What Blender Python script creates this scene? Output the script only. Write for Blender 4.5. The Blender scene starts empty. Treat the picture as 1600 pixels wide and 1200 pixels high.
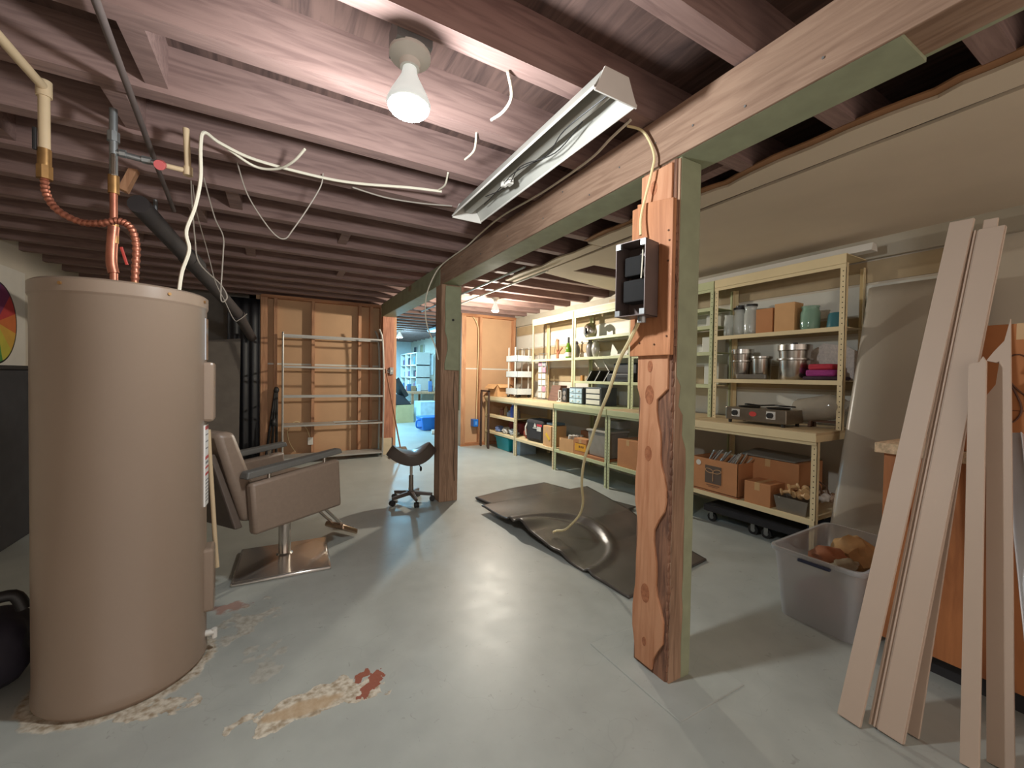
import bpy, bmesh, math, random
from mathutils import Vector, Matrix, noise
random.seed(7)
S = bpy.context.scene
COL = S.collection
PI = math.pi

# ------------------------------------------------------------------ camera
cam_d = bpy.data.cameras.new('camera'); cam = bpy.data.objects.new('camera', cam_d); COL.objects.link(cam)
cam_d.sensor_width = 36.0; cam_d.sensor_fit = 'HORIZONTAL'
cam_d.lens = 36.0 * 643.0 / 1600.0
cam_d.clip_start = 0.02; cam_d.clip_end = 100
yaw, pitch, roll = math.radians(29.4), math.radians(-1.1), math.radians(0.9)
fw = Vector((math.sin(yaw) * math.cos(pitch), math.cos(yaw) * math.cos(pitch), math.sin(pitch)))
rt = Vector((math.cos(yaw), -math.sin(yaw), 0)); up = rt.cross(fw)
rt2 = rt * math.cos(roll) + up * math.sin(roll); up2 = up * math.cos(roll) - rt * math.sin(roll)
cam.matrix_world = Matrix(((rt2.x, up2.x, -fw.x, 0), (rt2.y, up2.y, -fw.y, 0), (rt2.z, up2.z, -fw.z, 1.25), (0, 0, 0, 1)))
S.camera = cam

# ------------------------------------------------------------------ world and exposure
w = bpy.data.worlds.new('world'); S.world = w; w.use_nodes = True
w.node_tree.nodes['Background'].inputs[0].default_value = (1.0, 0.88, 0.78, 1)
w.node_tree.nodes['Background'].inputs[1].default_value = 0.8  # uniform warm fill without a real source, enters through the open near side
S.view_settings.view_transform = 'Standard'; S.view_settings.look = 'None'
S.view_settings.exposure = 0.78; S.view_settings.gamma = 1.0
S.view_settings.use_curve_mapping = False
NEAR_BULB_W, FAR_BULB_W, BACK_ROOM_W = 35.0, 110.0, 150.0
NEAR_BULB_C, FAR_BULB_C, BACK_ROOM_C = (0.93, 0.98, 1.0), (1.0, 0.92, 0.78), (0.30, 0.72, 1.0)

# ------------------------------------------------------------------ materials
def lin(c):
    return tuple(((v / 255.0) / 12.92 if v / 255.0 <= 0.04045 else ((v / 255.0 + 0.055) / 1.055) ** 2.4) for v in c[:3]) + (1.0,)
MATS = {}
def nd(nt, t, **k):
    n = nt.nodes.new(t)
    for a, b in k.items(): setattr(n, a, b)
    return n
def base(name, rough, metal):
    m = bpy.data.materials.new(name); m.use_nodes = True
    b = m.node_tree.nodes['Principled BSDF']
    b.inputs['Roughness'].default_value = rough; b.inputs['Metallic'].default_value = metal
    MATS[name] = m
    return m, m.node_tree, b
def mat(name, col, rough=0.6, metal=0.0, var=0.12, scale=9.0, bump=0.0, alpha=1.0, trans=0.0, emit=0.0, bscale=60.0):
    if name in MATS: return MATS[name]
    m, nt, b = base(name, rough, metal)
    c = lin(col)
    tc = nd(nt, 'ShaderNodeTexCoord')
    if var > 0:
        n = nd(nt, 'ShaderNodeTexNoise'); n.inputs['Scale'].default_value = scale; n.inputs['Detail'].default_value = 5
        nt.links.new(tc.outputs['Object'], n.inputs['Vector'])
        r = nd(nt, 'ShaderNodeValToRGB')
        r.color_ramp.elements[0].position = 0.3; r.color_ramp.elements[1].position = 0.7
        r.color_ramp.elements[0].color = tuple(v * (1 - var) for v in c[:3]) + (1,)
        r.color_ramp.elements[1].color = tuple(min(1, v * (1 + var)) for v in c[:3]) + (1,)
        nt.links.new(n.outputs['Fac'], r.inputs['Fac']); nt.links.new(r.outputs['Color'], b.inputs['Base Color'])
    else:
        b.inputs['Base Color'].default_value = c
    if bump > 0:
        n2 = nd(nt, 'ShaderNodeTexNoise'); n2.inputs['Scale'].default_value = bscale; n2.inputs['Detail'].default_value = 4
        nt.links.new(tc.outputs['Object'], n2.inputs['Vector'])
        bp = nd(nt, 'ShaderNodeBump'); bp.inputs['Strength'].default_value = bump; bp.inputs['Distance'].default_value = 0.01
        nt.links.new(n2.outputs['Fac'], bp.inputs['Height']); nt.links.new(bp.outputs['Normal'], b.inputs['Normal'])
    if trans: b.inputs['Transmission Weight'].default_value = trans
    if alpha < 1: b.inputs['Alpha'].default_value = alpha
    if emit:
        b.inputs['Emission Color'].default_value = c; b.inputs['Emission Strength'].default_value = emit
    return m
def wood(name, c1, c2, axis='x', scale=1.0, rough=0.7, dark=None, bump=0.15):
    """grain runs along axis; knots and streaks from stretched noise"""
    if name in MATS: return MATS[name]
    m, nt, b = base(name, rough, 0)
    tc = nd(nt, 'ShaderNodeTexCoord'); mp = nd(nt, 'ShaderNodeMapping')
    s = [14 * scale] * 3; s['xyz'.index(axis)] = 1.2 * scale
    mp.inputs['Scale'].default_value = s
    nt.links.new(tc.outputs['Object'], mp.inputs['Vector'])
    n = nd(nt, 'ShaderNodeTexNoise'); n.inputs['Scale'].default_value = 2.2; n.inputs['Detail'].default_value = 7; n.inputs['Distortion'].default_value = 1.4
    nt.links.new(mp.outputs['Vector'], n.inputs['Vector'])
    r = nd(nt, 'ShaderNodeValToRGB'); e = r.color_ramp.elements
    e[0].position = 0.32; e[0].color = lin(c2); e[1].position = 0.62; e[1].color = lin(c1)
    nt.links.new(n.outputs['Fac'], r.inputs['Fac'])
    big = nd(nt, 'ShaderNodeTexNoise'); big.inputs['Scale'].default_value = 1.7; big.inputs['Detail'].default_value = 3
    nt.links.new(tc.outputs['Object'], big.inputs['Vector'])
    mx = nd(nt, 'ShaderNodeMix', data_type='RGBA', blend_type='MULTIPLY'); mx.inputs[0].default_value = 0.45
    r2 = nd(nt, 'ShaderNodeValToRGB'); r2.color_ramp.elements[0].position = 0.3; r2.color_ramp.elements[1].position = 0.65
    r2.color_ramp.elements[0].color = (0.45, 0.4, 0.38, 1) if not dark else lin(dark); r2.color_ramp.elements[1].color = (1, 1, 1, 1)
    nt.links.new(big.outputs['Fac'], r2.inputs['Fac'])
    nt.links.new(r.outputs['Color'], mx.inputs[6]); nt.links.new(r2.outputs['Color'], mx.inputs[7])
    nt.links.new(mx.outputs[2], b.inputs['Base Color'])
    bp = nd(nt, 'ShaderNodeBump'); bp.inputs['Strength'].default_value = bump; bp.inputs['Distance'].default_value = 0.01
    nt.links.new(n.outputs['Fac'], bp.inputs['Height']); nt.links.new(bp.outputs['Normal'], b.inputs['Normal'])
    return m
def chipped(name, paint, under, lo=0.52, hi=0.58, scale=3.0, zfade=None, rough=0.6):
    """paint worn off in patches, showing the wood below; zfade=(z0,z1): more wear towards z0"""
    m, nt, b = base(name, rough, 0)
    tc = nd(nt, 'ShaderNodeTexCoord')
    n = nd(nt, 'ShaderNodeTexNoise'); n.inputs['Scale'].default_value = scale; n.inputs['Detail'].default_value = 6
    nt.links.new(tc.outputs['Object'], n.inputs['Vector'])
    fac = n.outputs['Fac']
    if zfade:
        sp = nd(nt, 'ShaderNodeSeparateXYZ'); nt.links.new(tc.outputs['Object'], sp.inputs[0])
        mr = nd(nt, 'ShaderNodeMapRange'); mr.inputs[1].default_value = zfade[0]; mr.inputs[2].default_value = zfade[1]
        mr.inputs[3].default_value = 0.16; mr.inputs[4].default_value = -0.12
        nt.links.new(sp.outputs['Z'], mr.inputs[0])
        ad = nd(nt, 'ShaderNodeMath', operation='ADD'); nt.links.new(fac, ad.inputs[0]); nt.links.new(mr.outputs[0], ad.inputs[1]); fac = ad.outputs[0]
    r = nd(nt, 'ShaderNodeValToRGB'); e = r.color_ramp.elements
    e[0].position = lo; e[0].color = lin(paint); e[1].position = hi; e[1].color = lin(under)
    nt.links.new(fac, r.inputs['Fac'])
    n3 = nd(nt, 'ShaderNodeTexNoise'); n3.inputs['Scale'].default_value = 11; n3.inputs['Detail'].default_value = 5
    nt.links.new(tc.outputs['Object'], n3.inputs['Vector'])
    mx = nd(nt, 'ShaderNodeMix', data_type='RGBA', blend_type='OVERLAY'); mx.inputs[0].default_value = 0.25
    nt.links.new(r.outputs['Color'], mx.inputs[6]); nt.links.new(n3.outputs['Fac'], mx.inputs[7])
    nt.links.new(mx.outputs[2], b.inputs['Base Color'])
    bp = nd(nt, 'ShaderNodeBump'); bp.inputs['Strength'].default_value = 0.2; bp.inputs['Distance'].default_value = 0.008
    nt.links.new(fac, bp.inputs['Height']); nt.links.new(bp.outputs['Normal'], b.inputs['Normal'])
    return m

def floor_material():
    m, nt, b = base('painted_concrete', 0.42, 0)
    tc = nd(nt, 'ShaderNodeTexCoord'); P = tc.outputs['Object']
    L = nt.links.new
    def noise_(scale, detail=5, dist=0.0):
        n = nd(nt, 'ShaderNodeTexNoise'); n.inputs['Scale'].default_value = scale; n.inputs['Detail'].default_value = detail; n.inputs['Distortion'].default_value = dist
        L(P, n.inputs['Vector']); return n.outputs['Fac']
    def ramp(f, p0, c0, p1, c1):
        r = nd(nt, 'ShaderNodeValToRGB'); e = r.color_ramp.elements
        e[0].position = p0; e[0].color = c0; e[1].position = p1; e[1].color = c1; L(f, r.inputs['Fac']); return r.outputs['Color']
    def math_(op, a, c):
        n = nd(nt, 'ShaderNodeMath', operation=op)
        for i, v in enumerate((a, c)):
            if isinstance(v, (int, float)): n.inputs[i].default_value = v
            else: L(v, n.inputs[i])
        return n.outputs[0]
    def mix(f, a, c):
        n = nd(nt, 'ShaderNodeMix', data_type='RGBA'); L(f, n.inputs[0]); L(a, n.inputs[6])
        if isinstance(c, tuple): n.inputs[7].default_value = c
        else: L(c, n.inputs[7])
        return n.outputs[2]
    def ell(cx, cy, rx, ry, ang=0, nz=0.5, ns=14.0):
        mp = nd(nt, 'ShaderNodeMapping', vector_type='TEXTURE')
        mp.inputs['Location'].default_value = (cx, cy, 0); mp.inputs['Rotation'].default_value = (0, 0, math.radians(ang)); mp.inputs['Scale'].default_value = (rx, ry, 1)
        L(P, mp.inputs['Vector'])
        ln = nd(nt, 'ShaderNodeVectorMath', operation='LENGTH'); L(mp.outputs[0], ln.inputs[0])
        v = math_('ADD', ln.outputs['Value'], math_('MULTIPLY', math_('SUBTRACT', noise_(ns, 6), 0.5), nz * 2))
        return v
    n1 = noise_(1.3, 4); n2 = noise_(7.0, 6)
    col = ramp(n1, 0.3, lin((158, 160, 154)), 0.7, lin((172, 175, 169)))
    mott = nd(nt, 'ShaderNodeMix', data_type='RGBA', blend_type='OVERLAY'); mott.inputs[0].default_value = 0.16
    L(col, mott.inputs[6]); L(n2, mott.inputs[7]); col = mott.outputs[2]
    # scattered scuffs
    sc = ramp(noise_(26, 2, 1.5), 0.68, (0, 0, 0, 1), 0.76, (0.35, 0.35, 0.35, 1)); col = mix(sc, col, lin((112, 108, 100)))
    crust_c = ramp(noise_(38, 6), 0.35, lin((150, 132, 108)), 0.62, lin((205, 196, 180)))
    ochre = lin((178, 152, 120)); red = lin((142, 78, 58)); pale = lin((186, 182, 170))
    hgt = None
    def lay(v, t0, t1, c, amt=1.0):
        nonlocal col, hgt
        f = ramp(v, t0, (amt, amt, amt, 1), t1, (0, 0, 0, 1)); col = mix(f, col, c)
        hgt = f if hgt is None else math_('MAXIMUM', hgt, f)
    # worn patch in front of the heater
    lay(ell(0.14, 1.70, 0.25, 0.08, -4, 1.1, 12), 0.96, 1.04, crust_c)
    lay(ell(0.09, 1.69, 0.14, 0.04, -4, 0.7), 0.7, 1.2, ochre, .8)
    lay(ell(0.33, 1.70, 0.085, 0.025, 46, 1.3, 26), 0.95, 1.0, red)
    lay(ell(0.30, 1.76, 0.04, 0.022, 30, 1.5, 30), 0.95, 1.0, red)
    # mineral crust ring round the heater foot, rust on its right
    ring = math_('ABSOLUTE', math_('SUBTRACT', ell(-0.547, 2.245, 1, 1, 0, 0.05, 13), 0.272), 0)
    lay(ring, 0.018, 0.03, crust_c)
    lay(ell(-0.235, 2.60, 0.10, 0.05, 10, 1.6, 18), 0.6, 1.1, red, 0.6)
    lay(ell(-0.12, 2.42, 0.16, 0.12, 30, 2.2, 9), 0.7, 0.9, crust_c, 0.5)
    lay(ell(-0.40, 1.94, 0.12, 0.05, -10, 1.6, 14), 0.9, 1.0, crust_c)
    lay(ell(-0.04, 2.10, 0.09, 0.14, 0, 2.6, 10), 0.6, 0.8, crust_c, 0.35)
    # darker hairline scratches on the floor around the near post
    wv = nd(nt, 'ShaderNodeTexVoronoi', feature='DISTANCE_TO_EDGE'); wv.inputs['Scale'].default_value = 0.8
    nv = nd(nt, 'ShaderNodeVectorMath', operation='ADD'); nz_ = nd(nt, 'ShaderNodeTexNoise'); nz_.inputs['Scale'].default_value = 3; L(P, nz_.inputs['Vector'])
    L(P, nv.inputs[0]); L(nz_.outputs['Color'], nv.inputs[1]); L(nv.outputs[0], wv.inputs['Vector'])
    crk = ramp(wv.outputs['Distance'], 0.0, (0.10, 0.10, 0.10, 1), 0.004, (0, 0, 0, 1)); col = mix(crk, col, lin((95, 92, 86)))
    L(col, b.inputs['Base Color'])
    ro = nd(nt, 'ShaderNodeMapRange'); L(n2, ro.inputs[0]); ro.inputs[3].default_value = 0.3; ro.inputs[4].default_value = 0.5
    L(math_('ADD', ro.outputs[0], math_('MULTIPLY', hgt, 0.35)), b.inputs['Roughness'])
    bp = nd(nt, 'ShaderNodeBump'); bp.inputs['Strength'].default_value = 0.35; bp.inputs['Distance'].default_value = 0.012
    L(math_('ADD', math_('MULTIPLY', n2, 0.12), math_('MULTIPLY', hgt, noise_(45, 6))), bp.inputs['Height']); L(bp.outputs['Normal'], b.inputs['Normal'])
    return m

# ------------------------------------------------------------------ mesh building
class MB:
    def __init__(s): s.v = []; s.f = []
    def add(s, vs, fs):
        o = len(s.v); s.v += [tuple(v) for v in vs]; s.f += [tuple(i + o for i in f) for f in fs]; return s
    def box(s, x0, x1, y0, y1, z0, z1):
        vs = [(x0, y0, z0), (x1, y0, z0), (x1, y1, z0), (x0, y1, z0), (x0, y0, z1), (x1, y0, z1), (x1, y1, z1), (x0, y1, z1)]
        return s.add(vs, [(0, 3, 2, 1), (4, 5, 6, 7), (0, 1, 5, 4), (1, 2, 6, 5), (2, 3, 7, 6), (3, 0, 4, 7)])
    def hexa(s, b4, t4):
        return s.add(list(b4) + list(t4), [(0, 3, 2, 1), (4, 5, 6, 7), (0, 1, 5, 4), (1, 2, 6, 5), (2, 3, 7, 6), (3, 0, 4, 7)])
    def obox(s, c, size, M=None):
        M = M or Matrix(); hx, hy, hz = [v / 2 for v in size]; c = Vector(c)
        vs = [c + M @ Vector(p) for p in ((-hx, -hy, -hz), (hx, -hy, -hz), (hx, hy, -hz), (-hx, hy, -hz), (-hx, -hy, hz), (hx, -hy, hz), (hx, hy, hz), (-hx, hy, hz))]
        return s.hexa(vs[:4], vs[4:])
    def cyl(s, p0, p1, r0, r1=None, n=16):
        r1 = r0 if r1 is None else r1
        return s.tube([p0, p1], None, n, radii=[r0, r1])
    def tube(s, pts, r, n=8, radii=None):
        pts = [Vector(p) for p in pts]; k = len(pts); o = len(s.v)
        t = [(pts[min(i + 1, k - 1)] - pts[max(i - 1, 0)]).normalized() for i in range(k)]
        a = Vector((0, 0, 1)) if abs(t[0].z) < 0.9 else Vector((1, 0, 0))
        u = t[0].cross(a).normalized()
        for i in range(k):
            u = (u - t[i] * u.dot(t[i])).normalized(); w_ = t[i].cross(u); rr = radii[i] if radii else r
            for j in range(n):
                an = 2 * PI * j / n; s.v.append(tuple(pts[i] + (u * math.cos(an) + w_ * math.sin(an)) * rr))
        for i in range(k - 1):
            for j in range(n):
                q = (j + 1) % n; s.f.append((o + i * n + j, o + i * n + q, o + (i + 1) * n + q, o + (i + 1) * n + j))
        s.f.append(tuple(o + j for j in reversed(range(n)))); s.f.append(tuple(o + (k - 1) * n + j for j in range(n)))
        return s
    def lathe(s, prof, c=(0, 0, 0), n=32):
        o = len(s.v); k = len(prof)
        for r, z in prof:
            for j in range(n):
                a = 2 * PI * j / n; s.v.append((c[0] + r * math.cos(a), c[1] + r * math.sin(a), c[2] + z))
        for i in range(k - 1):
            for j in range(n):
                q = (j + 1) % n; s.f.append((o + i * n + j, o + i * n + q, o + (i + 1) * n + q, o + (i + 1) * n + j))
        if prof[0][0] > 1e-4: s.f.append(tuple(o + j for j in reversed(range(n))))
        if prof[-1][0] > 1e-4: s.f.append(tuple(o + (k - 1) * n + j for j in range(n)))
        return s
    def prism(s, poly, axis, a0, a1):
        """poly in the two other axes (cyclic order), extruded along axis"""
        ax = 'xyz'.index(axis); n = len(poly); o = len(s.v)
        for a in (a0, a1):
            for p, q in poly:
                v = [0, 0, 0]; v[ax] = a; v[(ax + 1) % 3] = p; v[(ax + 2) % 3] = q; s.v.append(tuple(v))
        s.f.append(tuple(o + i for i in reversed(range(n)))); s.f.append(tuple(o + n + i for i in range(n)))
        for i in range(n):
            j = (i + 1) % n; s.f.append((o + i, o + j, o + n + j, o + n + i))
        return s
    def grid(s, fn, nu, nv):
        o = len(s.v)
        for i in range(nu + 1):
            for j in range(nv + 1): s.v.append(tuple(fn(i / nu, j / nv)))
        for i in range(nu):
            for j in range(nv):
                a = o + i * (nv + 1) + j; s.f.append((a, a + nv + 1, a + nv + 2, a + 1))
        return s
    def blob(s, c, r, amp=0.25, seed=0, sub=3, fr=2.0, flat=None):
        bm = bmesh.new(); bmesh.ops.create_icosphere(bm, subdivisions=sub, radius=1.0)
        vs = []
        for v in bm.verts:
            d = 1 + amp * noise.noise(v.co * fr + Vector((seed * 7.3, seed * 3.1, seed)))
            p = Vector((v.co.x * r[0] * d, v.co.y * r[1] * d, v.co.z * r[2] * d)) + Vector(c)
            if flat is not None and p.z < flat: p.z = flat
            vs.append(tuple(p))
        fs = [tuple(v.index for v in f.verts) for f in bm.faces]; bm.free()
        return s.add(vs, fs)
    def xf(s, M):
        s.v = [tuple(M @ Vector(v)) for v in s.v]; return s
    def build(s, name, m, parent=None, smooth=False, bevel=0.0, solid=0.0, sub=0, center=True, kind=None, label=None):
        vs = s.v; loc = Vector((0, 0, 0))
        if parent is None and center:
            xs, ys, zs = zip(*vs); loc = Vector(((min(xs) + max(xs)) / 2, (min(ys) + max(ys)) / 2, min(zs)))
            vs = [tuple(Vector(v) - loc) for v in vs]
        me = bpy.data.meshes.new(name); me.from_pydata(vs, [], s.f); me.update()
        bm = bmesh.new(); bm.from_mesh(me); bmesh.ops.recalc_face_normals(bm, faces=bm.faces); bm.to_mesh(me); bm.free()
        me.materials.append(m if not isinstance(m, str) else MATS[m])
        if smooth:
            me.shade_smooth(); me.set_sharp_from_angle(angle=math.radians(42))
        o = bpy.data.objects.new(name, me); COL.objects.link(o); o.location = loc
        if parent is not None: o.parent = parent
        if solid:
            md = o.modifiers.new('solid', 'SOLIDIFY'); md.thickness = solid; md.offset = 0
        if bevel:
            md = o.modifiers.new('bevel', 'BEVEL'); md.width = bevel; md.segments = 2; md.limit_method = 'ANGLE'; md.angle_limit = math.radians(40)
        if sub:
            md = o.modifiers.new('sub', 'SUBSURF'); md.levels = sub; md.render_levels = sub
        if kind: o['kind'] = kind
        if label: o['label'] = label
        return o

def tag(o, label, cat, group=None):
    o['label'] = label; o['category'] = cat
    if group: o['group'] = group
    return o
def thing(name, label, cat, loc=(0, 0, 0), rz=0.0, group=None):
    o = bpy.data.objects.new(name, None); COL.objects.link(o); o.empty_display_size = 0.1
    o.location = loc; o.rotation_euler = (0, 0, rz)
    return tag(o, label, cat, group)
def spline(pts, sub=6):
    p = [Vector(q) for q in pts]; out = []
    for i in range(len(p) - 1):
        a, b, c, d = p[max(i - 1, 0)], p[i], p[i + 1], p[min(i + 2, len(p) - 1)]
        for k in range(sub):
            t = k / sub
            out.append(0.5 * ((2 * b) + (c - a) * t + (2 * a - 5 * b + 4 * c - d) * t * t + (3 * b - a - 3 * c + d) * t ** 3))
    out.append(p[-1]); return out
def struct(mb, name, m, parent=None, **k):
    return mb.build(name, m, parent, center=False, kind=None if parent else 'structure', **k)
def RZ(a): return Matrix.Rotation(a, 4, 'Z')
def basis(d, upv=(0, 0, 1)):
    """3x3 whose z axis is d"""
    d = Vector(d).normalized(); u = Vector(upv)
    x = u.cross(d).normalized(); y = d.cross(x)
    return Matrix((x, y, d)).transposed()

# palette
M_floor = floor_material()
joist_m = wood('old_joist_wood', (152, 124, 116), (128, 102, 96), 'x', 1.0, 0.8, dark=(190, 180, 178))
subfloor_m = wood('subfloor_wood', (112, 88, 80), (78, 60, 56), 'y', 0.7, 0.85)
beam_m = wood('beam_wood', (164, 134, 112), (140, 110, 90), 'y', 1.0, 0.75)
post_m = wood('post_wood', (172, 138, 112), (134, 104, 82), 'z', 1.0, 0.75)
live_m = wood('live_edge_wood', (204, 150, 114), (182, 124, 88), 'z', 0.8, 0.6, dark=(215, 200, 190))
bark_m = wood('bark_edge', (150, 108, 84), (100, 70, 56), 'z', 1.6, 0.85, bump=0.7)
ply_m = wood('plate_wood', (200, 138, 96), (172, 112, 74), 'z', 0.9, 0.6, bump=0.05)
green_m = chipped('green_paint', (146, 150, 122), (134, 106, 82), 0.66, 0.69, 2.5)
green_worn_m = chipped('worn_green_paint', (134, 132, 108), (120, 86, 66), 0.50, 0.52, 1.6, (0.5, 1.6))
stud_m = wood('stud_wood', (204, 154, 116), (172, 122, 88), 'z', 0.9, 0.65)
plate_m = wood('wall_plate_wood', (196, 138, 96), (156, 104, 70), 'x', 0.9, 0.65)
kraft_m = mat('tan_wallboard', (194, 156, 120), 0.85, var=0.06, scale=3)
wallw_m = mat('aged_white_wall', (200, 190, 174), 0.8, var=0.06, scale=2, bump=0.1)
dry_m = mat('aged_drywall_ceiling', (206, 190, 168), 0.85, var=0.07, scale=1.6, bump=0.08)
cream_m = mat('cream_enamel', (222, 202, 160), 0.45, var=0.05, scale=4)
greenish_m = mat('pale_green_enamel', (190, 194, 152), 0.45, var=0.05, scale=4)
worktop_m = mat('worktop_board', (200, 176, 138), 0.6, var=0.07, scale=6)
hole_m = mat('dark_hole', (52, 44, 36), 0.9, var=0)
chrome_m = mat('chrome', (206, 198, 190), 0.2, 0.85, var=0.03)
steel_m = mat('stainless_steel', (188, 182, 174), 0.26, 1.0, var=0.04)
galv_m = mat('galvanized_steel', (150, 152, 152), 0.42, 0.8, var=0.1, scale=20)
black_m = mat('black_plastic', (34, 32, 32), 0.5, var=0.15)
rubber_m = mat('black_rubber', (82, 76, 71), 0.3, var=0.18, scale=5, bump=0.06, bscale=200)
card_m = mat('cardboard', (186, 128, 84), 0.85, var=0.06, scale=7)
card2_m = mat('pale_cardboard', (206, 160, 112), 0.85, var=0.06, scale=7)
card3_m = mat('brown_cardboard', (164, 108, 70), 0.85, var=0.07, scale=7)
white_m = mat('white_paint', (214, 210, 202), 0.5, var=0.03)
pinkw_m = mat('off_white_primer', (190, 168, 150), 0.6, var=0.03, scale=3)
copper_m = mat('copper', (172, 108, 86), 0.42, 0.7, var=0.15, scale=30)
brass_m = mat('aged_brass', (172, 132, 84), 0.4, 0.8, var=0.15, scale=30)
pvc_m = mat('cream_cpvc', (200, 176, 142), 0.45, var=0.05)
romex_m = mat('white_cable_jacket', (222, 214, 194), 0.5, var=0.04)
yellow_m = mat('ivory_cable_jacket', (226, 208, 160), 0.5, var=0.04)
wire_m = mat('thin_grey_wire', (160, 150, 138), 0.5, var=0.05)
tank_m = mat('taupe_enamel', (139, 120, 104), 0.34, var=0.03, scale=2)
vinyl_m = mat('taupe_vinyl', (134, 116, 102), 0.38, var=0.06, scale=40, bump=0.05, bscale=350)
vinyl_d = mat('dark_taupe_vinyl', (92, 80, 72), 0.45, var=0.06, scale=40)
armpad_m = mat('grey_arm_pad', (96, 94, 90), 0.5, var=0.05)
glass_m = mat('clear_glass', (232, 236, 230), 0.08, var=0, alpha=0.34)
greenglass_m = mat('green_tinted_glass', (150, 186, 164), 0.08, var=0, alpha=0.6)
totep_m = mat('frosted_polypropylene', (206, 206, 208), 0.4, var=0.02, trans=0.0, alpha=0.42)
blue_m = mat('blue_plastic', (30, 110, 200), 0.4, var=0.05)
teal_m = mat('teal_plastic', (20, 150, 160), 0.4, var=0.05)
dark_m = mat('charcoal_cloth', (46, 44, 46), 0.9, var=0.15)

# ================================================================== SETTING
XL, XR, YB, YF, YW = -2.1, 3.9, -2.0, 14.0, 6.8      # left wall, right wall, behind camera, far end, partition
ZJ, ZS = 2.34, 2.53                                  # joist underside, subfloor underside
fl_o = struct(MB().box(XL - .1, XR + .1, YB - .1, YF + .1, -0.12, 0), 'floor', M_floor)
struct(MB().box(1.27, 1.66, 0.97, 1.47, -0.01, 0.005), 'concrete_pad', M_floor, fl_o, bevel=0.004)
ceil = struct(MB().box(XL - .1, XR + .1, YB - .1, YF + .1, ZS, ZS + 0.05), 'ceiling', subfloor_m)
jme = None
for k in range(-6, 31):
    y = 0.82 + 0.43 * k
    if jme is None:
        o = struct(MB().box(XL, XR, 0, 0.075, ZJ, ZS), 'joist', joist_m, ceil, bevel=0.004); jme = o.data
    else:
        o = bpy.data.objects.new('joist', jme); COL.objects.link(o); o.parent = ceil
    o.location.y = y; o.location.x = 0.0
# short blocking between the joists
for x, k in ((-0.46, 2), (-0.62, 3), (-0.30, 5), (0.42, 6), (-0.55, 6), (-0.28, 8), (0.55, 9), (-1.2, 4), (-1.1, 8), (2.0, 1), (1.62, 0)):
    y = 0.82 + 0.43 * k + 0.075
    struct(MB().box(x, x + 0.07, y, y + 0.355, ZJ + 0.02, ZS), 'blocking', joist_m, ceil)
# left and right walls; near side left open to admit the ambient fill
struct(MB().box(XL - .1, XL, YB, 7.3, 0, ZS), 'wall_left', wallw_m)
wr = struct(MB().box(XR, XR + .1, YB, YF, 0, ZS), 'wall_right', wallw_m)
# frieze board and panelling on the right wall
struct(MB().box(XR - .05, XR, YB, YW, 2.17, 2.335), 'trim_1', mat('grey_white_trim', (170, 162, 146), 0.7, var=0.05), None, bevel=0.004)
white_panel = mat('white_hardboard', (206, 204, 194), 0.5, var=0.03)
tan_panel = mat('tan_hardboard', (168, 148, 116), 0.6, var=0.06)
for z0, z1, m_ in ((0.90, 1.16, white_panel), (1.18, 1.38, tan_panel), (1.40, 1.60, white_panel), (1.62, 1.74, tan_panel), (1.76, 1.98, white_panel), (2.0, 2.16, tan_panel)):
    struct(MB().box(XR - .012, XR, 0.9, 6.75, z0, z1), 'wall_panel', m_, wr)
# partition at the back: studs, plates and tan boards, door gap between
def partition(name, x0, x1, studs, seams):
    wl = struct(MB().box(x0, x1, YW + .012, YW + .03, 0, ZJ), name, kraft_m)
    xs = [x0] + seams + [x1]
    for a, b in zip(xs[:-1], xs[1:]):
        struct(MB().box(a + .003, b - .003, YW, YW + .012, 0.0, 1.36), 'wallboard', kraft_m, wl)
        struct(MB().box(a + .003, b - .003, YW, YW + .012, 1.385, ZJ), 'wallboard', kraft_m, wl)
        struct(MB().box(a + .003, b - .003, YW + .002, YW + .014, 1.36, 1.385), 'seam_tape', white_panel, wl)
    for s_ in studs:
        struct(MB().box(s_, s_ + .042, YW - .09, YW, 0.045, ZJ - .045), 'stud', stud_m, wl)
    struct(MB().box(x0, x1, YW - .09, YW, 0, .045), 'bottom_plate', plate_m, wl)
    struct(MB().box(x0, x1, YW - .09, YW, ZJ - .045, ZJ), 'top_plate', plate_m, wl)
    return wl
wbl = partition('wall_back_left', -0.24, 1.42, [-0.24, -0.198, -0.08, 0.40, 1.05, 1.22, 1.378], [0.40 + .021])
wbr = partition('wall_back_right', 2.76, 3.9, [2.76, 2.80, 3.11, 3.80], [3.13])
struct(MB().box(XL, -0.24, 7.2, 7.3, 0, ZS), 'wall_back_far', mat('dim_grey_wall', (120, 112, 104), 0.85, var=0.1))
struct(MB().box(-0.30, -0.24, YW + .03, 7.2, 0, ZJ), 'wall_side', kraft_m)
# far room beyond the door gap
struct(MB().box(-0.3, XR, YF, YF + .1, 0, ZS), 'wall_far', mat('pale_far_wall', (196, 200, 200), 0.7, var=0.05))
struct(MB().box(-0.4, -0.3, 7.2, YF, 0, ZS), 'wall_far_left', wallw_m)
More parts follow.
